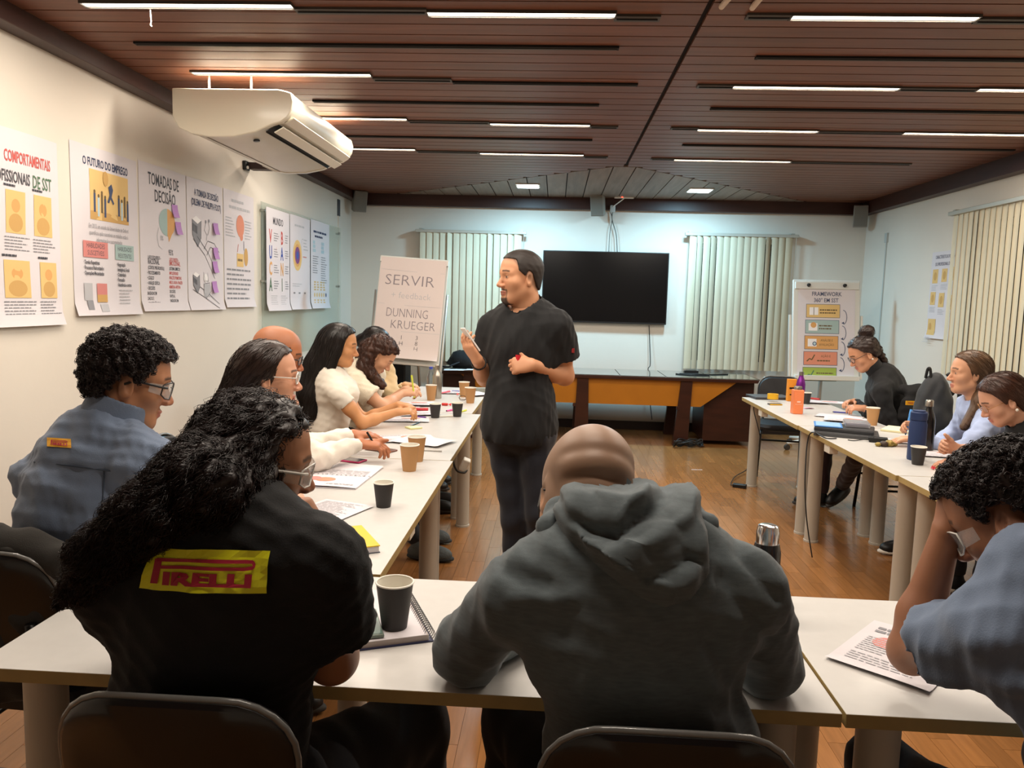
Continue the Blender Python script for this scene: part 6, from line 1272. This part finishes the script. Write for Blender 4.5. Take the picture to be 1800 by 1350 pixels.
# --- row along the poster wall
def pl_head(u, v, y): return Y(u, v, y)
def glasses_woman():
    y = 2.72; J = seated((-1.42, 2.76, .56), (1, 0, 0)); J.update(head=Y(472, 662, y), hf=(.93, .32, -.06), neck=Y(444, 730, y+.02), sl=Y(452, 752, y+.20), sr=Y(402, 760, y-.14), mid=(-1.27, 2.74, .84)); J.update(er=Z(515, 850, .78), wr=Y(512, 742, y+.02), el=(-1.12, 2.94, .80), wl=(-.93, 2.70, .775)); J.update(hrd=((.05, .1, .9), (-.8, .1, .3), (1.2, 1.3, 1.35, 1.4), (.2, .9, .2)), hld=((.4, -.9, 0), (0, 0, -1), .4)); rep('glassesw', J)
    L = dict(hs=1.0, fem=True, top=F_blk2, bottom=F_dark, skin='#cf987a', sleeve='long', fat=1., tk=.010, hem=.10, seed=41, lips='#a2564c')
    p = make_person('person with clear-framed glasses resting chin on a raised fist', J, L); g = lambda x, y_, z: p.hc+p.R @ np.array([x, y_, z])
    hair_cap(p, ([-.14, -.05, -.01, .015, .03, .05, .08], [-.10, -.09, -.07, .0, .05, .085, .098]), .010, vols=[(g(0, -.07, .0), g(0, -.12, -.12), .075, .06), (g(0, -.12, -.12), g(.0, -.14, -.28), .06, .045)], m=H_dk, h=.006, strands=700, slen=.22, sr=.0012, back=.8, seed=5, curl=.003, turns=2)
    glasses(p, G_clear, G_lens, False, .0022, .025, .019); MB().lathe([(.004, -.004), (.006, 0), (.004, .004)], 10, T(Vector(g(.082, -.012, -.048)))).build('earring', M_chrome, p.t, smooth=True)
    chair(-1.46, 2.76, -PI/2, 'black chair of the person with clear-framed glasses')
glasses_woman()
def bald_man():
    y = 3.36; J = seated((-1.45, 3.24, .56), (1, 0, 0), .10, .43, .0); J.update(head=Y(488, 624, y), hf=(.93, .2, -.24), neck=Y(462, 700, y+.02), sl=Y(478, 742, y+.20), sr=Y(458, 748, y-.19), mid=(-1.32, 3.31, .84)); J.update(er=Y(548, 790, 3.25), wr=Y(632, 780, 3.42), el=Y(560, 766, 3.56), wl=Y(620, 764, 3.62)); J.update(hrd=((.95, .15, -.08), (0, .1, -1), (.35, .5, .6, .7), (.2, .9, -.3)), hld=((.95, .1, 0), (0, 0, -1), .25)); rep('bald', J)
    L = dict(hs=1.03, w=1.02, top=F_white, bottom=F_dark, skin='#b0704c', sleeve='long', fat=1.0, loose=.012, tk=.012, hem=.10, fold=.005, fscale=.09, seed=51, stubble='#6a4532', stub_a=.25, collar=(-.005, .4, .08, .072))
    p = make_person('person in dark glasses and white long sleeves writing with a black pen', J, L); glasses(p, G_blk, G_lens, False, .0026, .024, .017)
    w = V3(J['wr']); bar(w+np.array([.085, .01, -.034]), w+np.array([.03, .02, .05]), .0045, M_black, 'black pen in the hand with the white cuff'); chair(-1.49, 3.25, -PI/2, 'black chair of the person in white long sleeves')
bald_man()
def long_hair_woman():
    y = 4.45; J = seated((-1.40, 4.48, .56), (1, 0, 0)); J.update(head=Y(597, 608, y), hf=(.95, .12, -.16), neck=Y(577, 655, y), sl=Y(590, 680, y+.18), sr=Y(592, 690, y-.17), mid=(-1.28, 4.48, .84)); J.update(er=Y(624, 742, y-.14), wr=Y(698, 724, y+.0), el=Y(640, 722, y+.18), wl=Y(700, 712, y+.18)); J.update(hrd=((.95, .25, .05), (.1, .2, -1), (.5, .6, .7, .8), (.3, .9, -.2)), hld=((.8, -.3, 0), (0, 0, -1), .4)); rep('longhair', J)
    L = dict(hs=.98, fem=True, w=.92, top=F_white, bottom=F_dark, skin='#c98f60', sleeve='cap', fat=.9, tk=.004, hem=.10, fold=.003, seed=61, eyes=0, shoe=mat('shoe_grey', '#4a5050', .7, bump=.4, bscale=60), sole=mat('sole_dark', '#2e3232', .8), neckcut=.055, lips='#a0604e')
    J['ar'] = np.array([-.74, 4.28, .085]); J['al'] = np.array([-.80, 4.58, .085]); J['fr'] = (1, -.15, 0)
    p = make_person('person in a white cap-sleeve T-shirt with hands on printed sheets', J, L); g = lambda x, y_, z: p.hc+p.R @ np.array([x, y_, z])
    hair_cap(p, ([-.14, -.05, .0, .02, .035, .055, .09], [-.2, -.18, -.14, -.08, .04, .085, .10]), .013, vols=[(g(0, -.06, .0), g(0, -.10, -.14), .082, .085), (g(.0, -.10, -.14), g(.03, -.12, -.30), .08, .07), (g(.03, -.12, -.30), g(.05, -.09, -.42), .066, .045), (g(.070, .0, -.02), g(.075, -.03, -.20), .022, .03)], m=H_blk, h=.006, strands=900, slen=.35, sr=.0012, back=.25, seed=6, m_pts=14)
    chair(-1.46, 4.48, -PI/2, 'black chair behind the white cap-sleeve T-shirt')
long_hair_woman()
def blouse_woman():
    y = 5.12; J = seated((-1.42, 5.37, .56), (1, 0, 0), .10, .43, .0, .14); J.update(head=Y(668, 624, y), hf=(.72, .05, -.68), hu=(.6, 0, .8), neck=Y(632, 648, y+.02), sl=Y(640, 660, y+.20), sr=Y(622, 672, y-.16), mid=(-1.32, 5.27, .86)); J.update(er=Y(662, 707, y-.16), wr=Y(708, 691, y+.02), el=Y(672, 690, y+.2), wl=Y(712, 684, y+.2)); J.update(hrd=((.85, .2, .1), (-.1, .5, -.8), (.7, .9, 1., 1.), (.3, .9, .1)), hld=((.9, -.3, 0), (0, 0, -1), .4)); rep('blouse', J)
    L = dict(hs=.98, fem=True, w=1.05, top=F_cream, bottom=F_dark, skin='#cf9c7a', sleeve='short', fat=1.12, loose=.02, tk=.010, hem=.10, fold=.004, seed=71, eyes=0, neckcut=.056, lips='#b0665a')
    p = make_person('person in a cream blouse writing with a lime yellow pen', J, L); g = lambda x, y_, z: p.hc+p.R @ np.array([x, y_, z])
    hair_cap(p, ([-.14, -.05, -.025, .0, .02, .045, .08], [-.10, -.09, -.05, .03, .035, .075, .095]), .014, vols=[(g(.055, -.06, -.02), g(.075, -.01, -.12), .05, .045), (g(.075, -.01, -.12), Y(672, 676, y-.10), .042, .028), (g(0, -.09, -.02), Y(628, 640, y), .055, .04)], m=H_br, h=.006, fold=.004, strands=800, slen=.18, sr=.0012, curl=.006, turns=3, back=.1, seed=7, m_pts=16)
    w = V3(J['wr']); bar(w+np.array([.08, .0, -.03]), w+np.array([.055, .02, .12]), .006, mat('pen_lime', '#c8d048', .4), 'lime yellow pen in the hand of the cream blouse', 'highlighter_pen', 'pen'); chair(-1.48, 5.36, -PI/2, 'black chair behind the cream blouse')
blouse_woman()
def hidden_woman():
    y = 5.85; J = seated((-1.42, 5.98, .56), (1, 0, 0), .10, .43, .0); J.update(head=Y(660, 605, y), hf=(.85, -.05, -.45), hu=(.3, 0, 1), neck=Y(640, 640, y), sl=Y(645, 655, y+.18), sr=Y(640, 660, y-.16), mid=(-1.34, 5.9, .86)); J.update(er=Y(692, 684, y-.08), wr=Y(686, 645, y), el=Y(672, 682, y+.2), wl=Y(712, 676, y+.15)); J.update(hrd=((-.3, 0, .9), (-.8, 0, .1), (.8, .8, .9, 1.), (.3, .9, .1)), hld=((.9, -.2, 0), (0, 0, -1), .4)); rep('hidden', J)
    L = dict(hs=.98, fem=True, w=.95, top=F_beige, bottom=F_dark, skin='#cfa078', sleeve='long', fat=.95, hem=.10, seed=81, hh=.005, ha=.006, hc=.012)
    p = make_person('person in a beige top, hand on cheek, behind the cream blouse', J, L); g = lambda x, y_, z: p.hc+p.R @ np.array([x, y_, z])
    hair_cap(p, ([-.14, -.05, -.02, .0, .02, .045, .08], [-.08, -.07, .0, .02, .03, .075, .095]), .012, vols=[(g(0, -.11, -.03), (.05, .05, .05), None)], m=H_blk, h=.007, strands=200, slen=.14, back=.8, seed=8); chair(-1.48, 5.98, -PI/2, 'black chair at the far end of the poster row')
hidden_woman()
# --- row along the window wall
def turtleneck_woman():
    y = 5.62; J = seated((2.50, 5.72, .56), (-1, 0, 0)); J.update(head=Y(1518, 622, y), hf=(-.85, .0, -.50), hu=(-.3, 0, 1), neck=Y(1551, 660, y), sl=Y(1548, 690, y-.14), sr=Y(1566, 682, y+.20), mid=(2.46, 5.70, .85)); J.update(el=Y(1578, 735, y-.20), wl=Z(1520, 718, .80), er=Y(1545, 722, y+.1), wr=Z(1502, 706, .80)); J.update(hld=((-.9, .1, .05), (-.1, .3, -.9), (.5, .6, .7, .7), (.4, .8, .1)), hrd=((-.8, -.4, 0), (0, -.4, -.9), .5)); rep('turtle', J)
    J['al'] = Z(1478, 868, .09)+np.array([.05, 0, 0]); J['kl'] = np.array([2.10, 5.30, .52]); J['fl'] = (-.7, -.5, -.45); J['al'][2] = .16; J['al'] = J['al']+np.array([-.06, -.04, 0])
    L = dict(hs=.98, fem=True, w=.98, top=F_black, bottom=F_maroon, skin='#c8906e', sleeve='long', fat=.98, tk=.009, loose=.006, hem=.10, fold=.003, seed=91, eyes=0, neckcut=.05, collar=(-.02, .72, .067, .062), lips='#b0605a', shoe=M_black)
    p = make_person('person in a black turtleneck and dark glasses reading a handout', J, L); g = lambda x, y_, z: p.hc+p.R @ np.array([x, y_, z])
    hair_cap(p, ([-.14, -.05, -.02, .0, .02, .05, .08], [-.06, -.05, .0, .02, .03, .08, .095]), .010, kvol=.012, vols=[(g(0, -.085, .128), (.055, .052, .048), None), (g(.01, -.10, -.02), g(.02, -.11, -.16), .03, .018)], m=H_dk, h=.0055, fold=.002, strands=420, slen=.12, curl=.004, turns=2, back=1.2, seed=9, grav=(0, 0, .2))
    glasses(p, G_blk, G_lens, False, .0018, .025, .020); MB().lathe([(.004, -.005), (.007, 0), (.004, .005)], 10, T(Vector(g(-.084, -.012, -.042)))).build('earring', M_cupi, p.t, smooth=True); chair(2.56, 5.70, PI/2, 'black chair behind the black turtleneck')
turtleneck_woman()
def blue_shirt_woman():
    y = 4.58; J = seated((2.68, 4.64, .56), (-1, 0, 0), .10, .43, .0); J.update(head=Y(1704, 656, y), hf=(-.97, .12, -.03), neck=Y(1722, 722, y), sl=Y(1735, 748, y-.15), sr=Y(1706, 738, y+.18), mid=(2.60, 4.64, .84)); J.update(el=Y(1700, 790, y-.25), wl=Z(1612, 772, .785), er=Y(1640, 770, y+.15), wr=Y(1610, 750, y+.1)); J.update(hld=((-.95, .1, -.02), (0, 0, -1), .25), hrd=((-.8, -.1, .1), (-.1, -.6, -.6), (.8, .9, 1., 1.), (.4, .8, .1))); rep('blue', J)
    L = dict(hs=1.0, fem=True, w=1.0, top=F_light, bottom=F_dark, skin='#cf9a78', sleeve='long', fat=1.05, loose=.014, tk=.012, hem=.10, fold=.005, fscale=.09, seed=101, neckcut=.060, neckdrop=.05, collar=(-.01, .38, .080, .076), vneck=True, lips='#b8685c', shoe=M_black, sole=M_cupi)
    p = make_person('person in a light blue shirt holding a sky blue highlighter', J, L); g = lambda x, y_, z: p.hc+p.R @ np.array([x, y_, z])
    hair_cap(p, ([-.14, -.05, -.01, .01, .03, .05, .08], [-.12, -.11, -.06, .0, .05, .08, .095]), .010, vols=[(g(-.01, -.085, -.04), g(-.055, -.045, -.15), .05, .04), (g(-.055, -.045, -.15), g(-.085, .045, -.30), .036, .022)], m=H_lb, h=.0055, strands=600, slen=.2, sr=.0011, back=1.0, seed=10, curl=.002)
    w = V3(J['wr']); bar(w+np.array([-.07, -.03, -.04]), w+np.array([-.035, -.0, .10]), .007, mat('pen_sky', '#4f96dc', .4), 'sky blue highlighter in the hand of the light blue shirt', 'highlighter_pen', 'highlighter'); chair(2.74, 4.66, PI/2, 'black chair behind the light blue shirt')
blue_shirt_woman()
def earring_woman():
    y = 3.92; J = seated((2.62, 3.98, .56), (-1, 0, 0)); J.update(head=Y(1762, 702, y), hf=(-.85, .12, -.50), hu=(-.35, 0, 1), neck=Y(1805, 748, y), sl=Y(1812, 795, y-.15), sr=Y(1790, 775, y+.18), mid=(2.60, 3.97, .85)); J.update(el=Y(1768, 828, y-.17), wl=Y(1694, 812, y-.12), er=Y(1748, 797, y-.02), wr=Y(1680, 789, y-.04)); J.update(hld=((-.95, .1, -.05), (0, 0, -1), .3), hrd=((-.9, -.1, .2), (.1, -.75, -.2), (.8, 1., 1.1, 1.2), (.5, .8, .1))); rep('earring', J)
    L = dict(hs=1.0, fem=True, w=1.0, top=F_blk2, bottom=F_dark, skin='#d09c80', sleeve='short', fat=1.0, hem=.10, seed=111, eyes=0, neckcut=.058, lips='#b8685c', collar=(-.01, .3, .076, .07), shoe=mat('sneaker_black', '#17171a', .7), sole=M_cupi)
    J['al'] = Z(1728, 1028, .085); J['kl'] = np.array([2.2, 3.85, .5]); J['fl'] = (-.9, -.4, 0)
    p = make_person('person in a black shirt with gold glasses and a pearl earring', J, L); g = lambda x, y_, z: p.hc+p.R @ np.array([x, y_, z])
    hair_cap(p, ([-.14, -.05, -.02, .0, .015, .03, .05, .08], [-.10, -.09, -.01, .02, -.01, .03, .07, .095]), .012, vols=[(g(0, -.10, -.03), (.055, .05, .06), None)], m=H_br, h=.0055, strands=700, slen=.16, sr=.0011, back=.8, seed=12)
    glasses(p, mat('glasses_gold', '#a8794a', .3, .7), G_lens, False, .0014, .024, .019); MB().lathe([(.003, -.007), (.008, 0), (.003, .007)], 12, T(Vector(g(-.083, -.012, -.050)))).build('earring', M_cupi, p.t, smooth=True); chair(2.68, 3.97, PI/2, 'black chair behind the pearl earring and black shirt')
earring_woman()
# empty chair at the far table and things hung on chairs
chair(AY(1362, 665, 7.15).x+.05, 7.03, PI-.15, 'empty black padded chair at the end of the far window-side table')
# backpack and jacket on the window-side chairs
def backpack():
    c = Y(1642, 700, 5.12); t = thing('backpack', 'dark backpack hung on a chair behind the light blue shirt', 'backpack', (c[0], c[1], .478)); Q = Vol(); Q.ell(c+np.array([0, 0, -.14]), (.12, .10, .31), None, .03); Q.ell(c+np.array([-.02, -.06, -.17]), (.10, .07, .14), None, .02); zb = .478; Q.fn(lambda X: zb-X[..., 2]); V, F = Q.mesh(.009); V = folds(V, F, .003, .08, 4); np_obj('main_pouch', V, F, fab('backpack_black', '#1d2024', rough=.6), t)
    MB().tube(spl([Vector(c+np.array([-.04, -.02, .13])), Vector(c+np.array([-.05, -.02, .19])), Vector(c+np.array([-.06, -.01, .19])), Vector(c+np.array([-.06, .01, .13]))]), .009).build('top_handle', M_black, t, smooth=True); MB().tube(spl([Vector(c+np.array([.03, -.08, .17])), Vector(c+np.array([.10, -.10, .08])), Vector(c+np.array([.12, -.08, -.1]))]), .014).build('strap', M_black, t, smooth=True)
    chair(c[0]+.02, c[1]+.01, PI/2, 'black chair carrying the dark backpack'); a = Y(1607, 712, 5.40)+np.array([.06, 0, 0]); t = thing('black_jacket', 'black jacket with a small yellow label over a chair back', 'jacket', (a[0], a[1], a[2]-.2)); Q = Vol(); Q.cone(a+np.array([-.12, .05, .10]), a+np.array([.14, -.04, .10]), .035, .035, .04); Q.ell(a+np.array([.01, 0, -.06]), (.17, .06, .20), None, .04); V, F = Q.mesh(.010); V = folds(V, F, .005, .07, 9); np_obj('jacket_body', V, F, F_blk2, t)
    q = Y(1604, 709, 5.26); MB().cbox((q[0], 5.275, q[2]), (.075, .006, .028)).build('label_patch', M_patch_o, t); v, f = text_geo('PIRELLI', .016, (1, 1), .0003); MB(frame((q[0], 5.2715, q[2]-.006), (1, 0, 0), (0, 0, 1))).add(v, f).build('label_lettering', M_patch_r, t)
backpack()

def chair_jacket():
    t = thing('dark_jacket', 'dark jacket draped over the chair behind the amber shirt label', 'jacket', (-1.37, 1.82, .5)); Q = Vol(); Q.ell((-1.37, 1.80, .76), (.215, .05, .15), None, .04); Q.cone((-1.56, 1.82, .86), (-1.20, 1.78, .84), .035, .035, .04); Q.ell((-1.40, 1.80, .60), (.20, .045, .16), None, .04); V, F = Q.mesh(.010); V = folds(V, F, .005, .08, 12); np_obj('jacket_body', V, F, fab('jacket_olive_black', '#1f1c17'), t)
    MB().tube(spl([(-1.54, 1.79, .84), (-1.40, 1.765, .865), (-1.22, 1.765, .84)]), .016).build('collar_fold', fab('jacket_olive_black', '#1f1c17'), t, smooth=True)
chair_jacket()
settle()
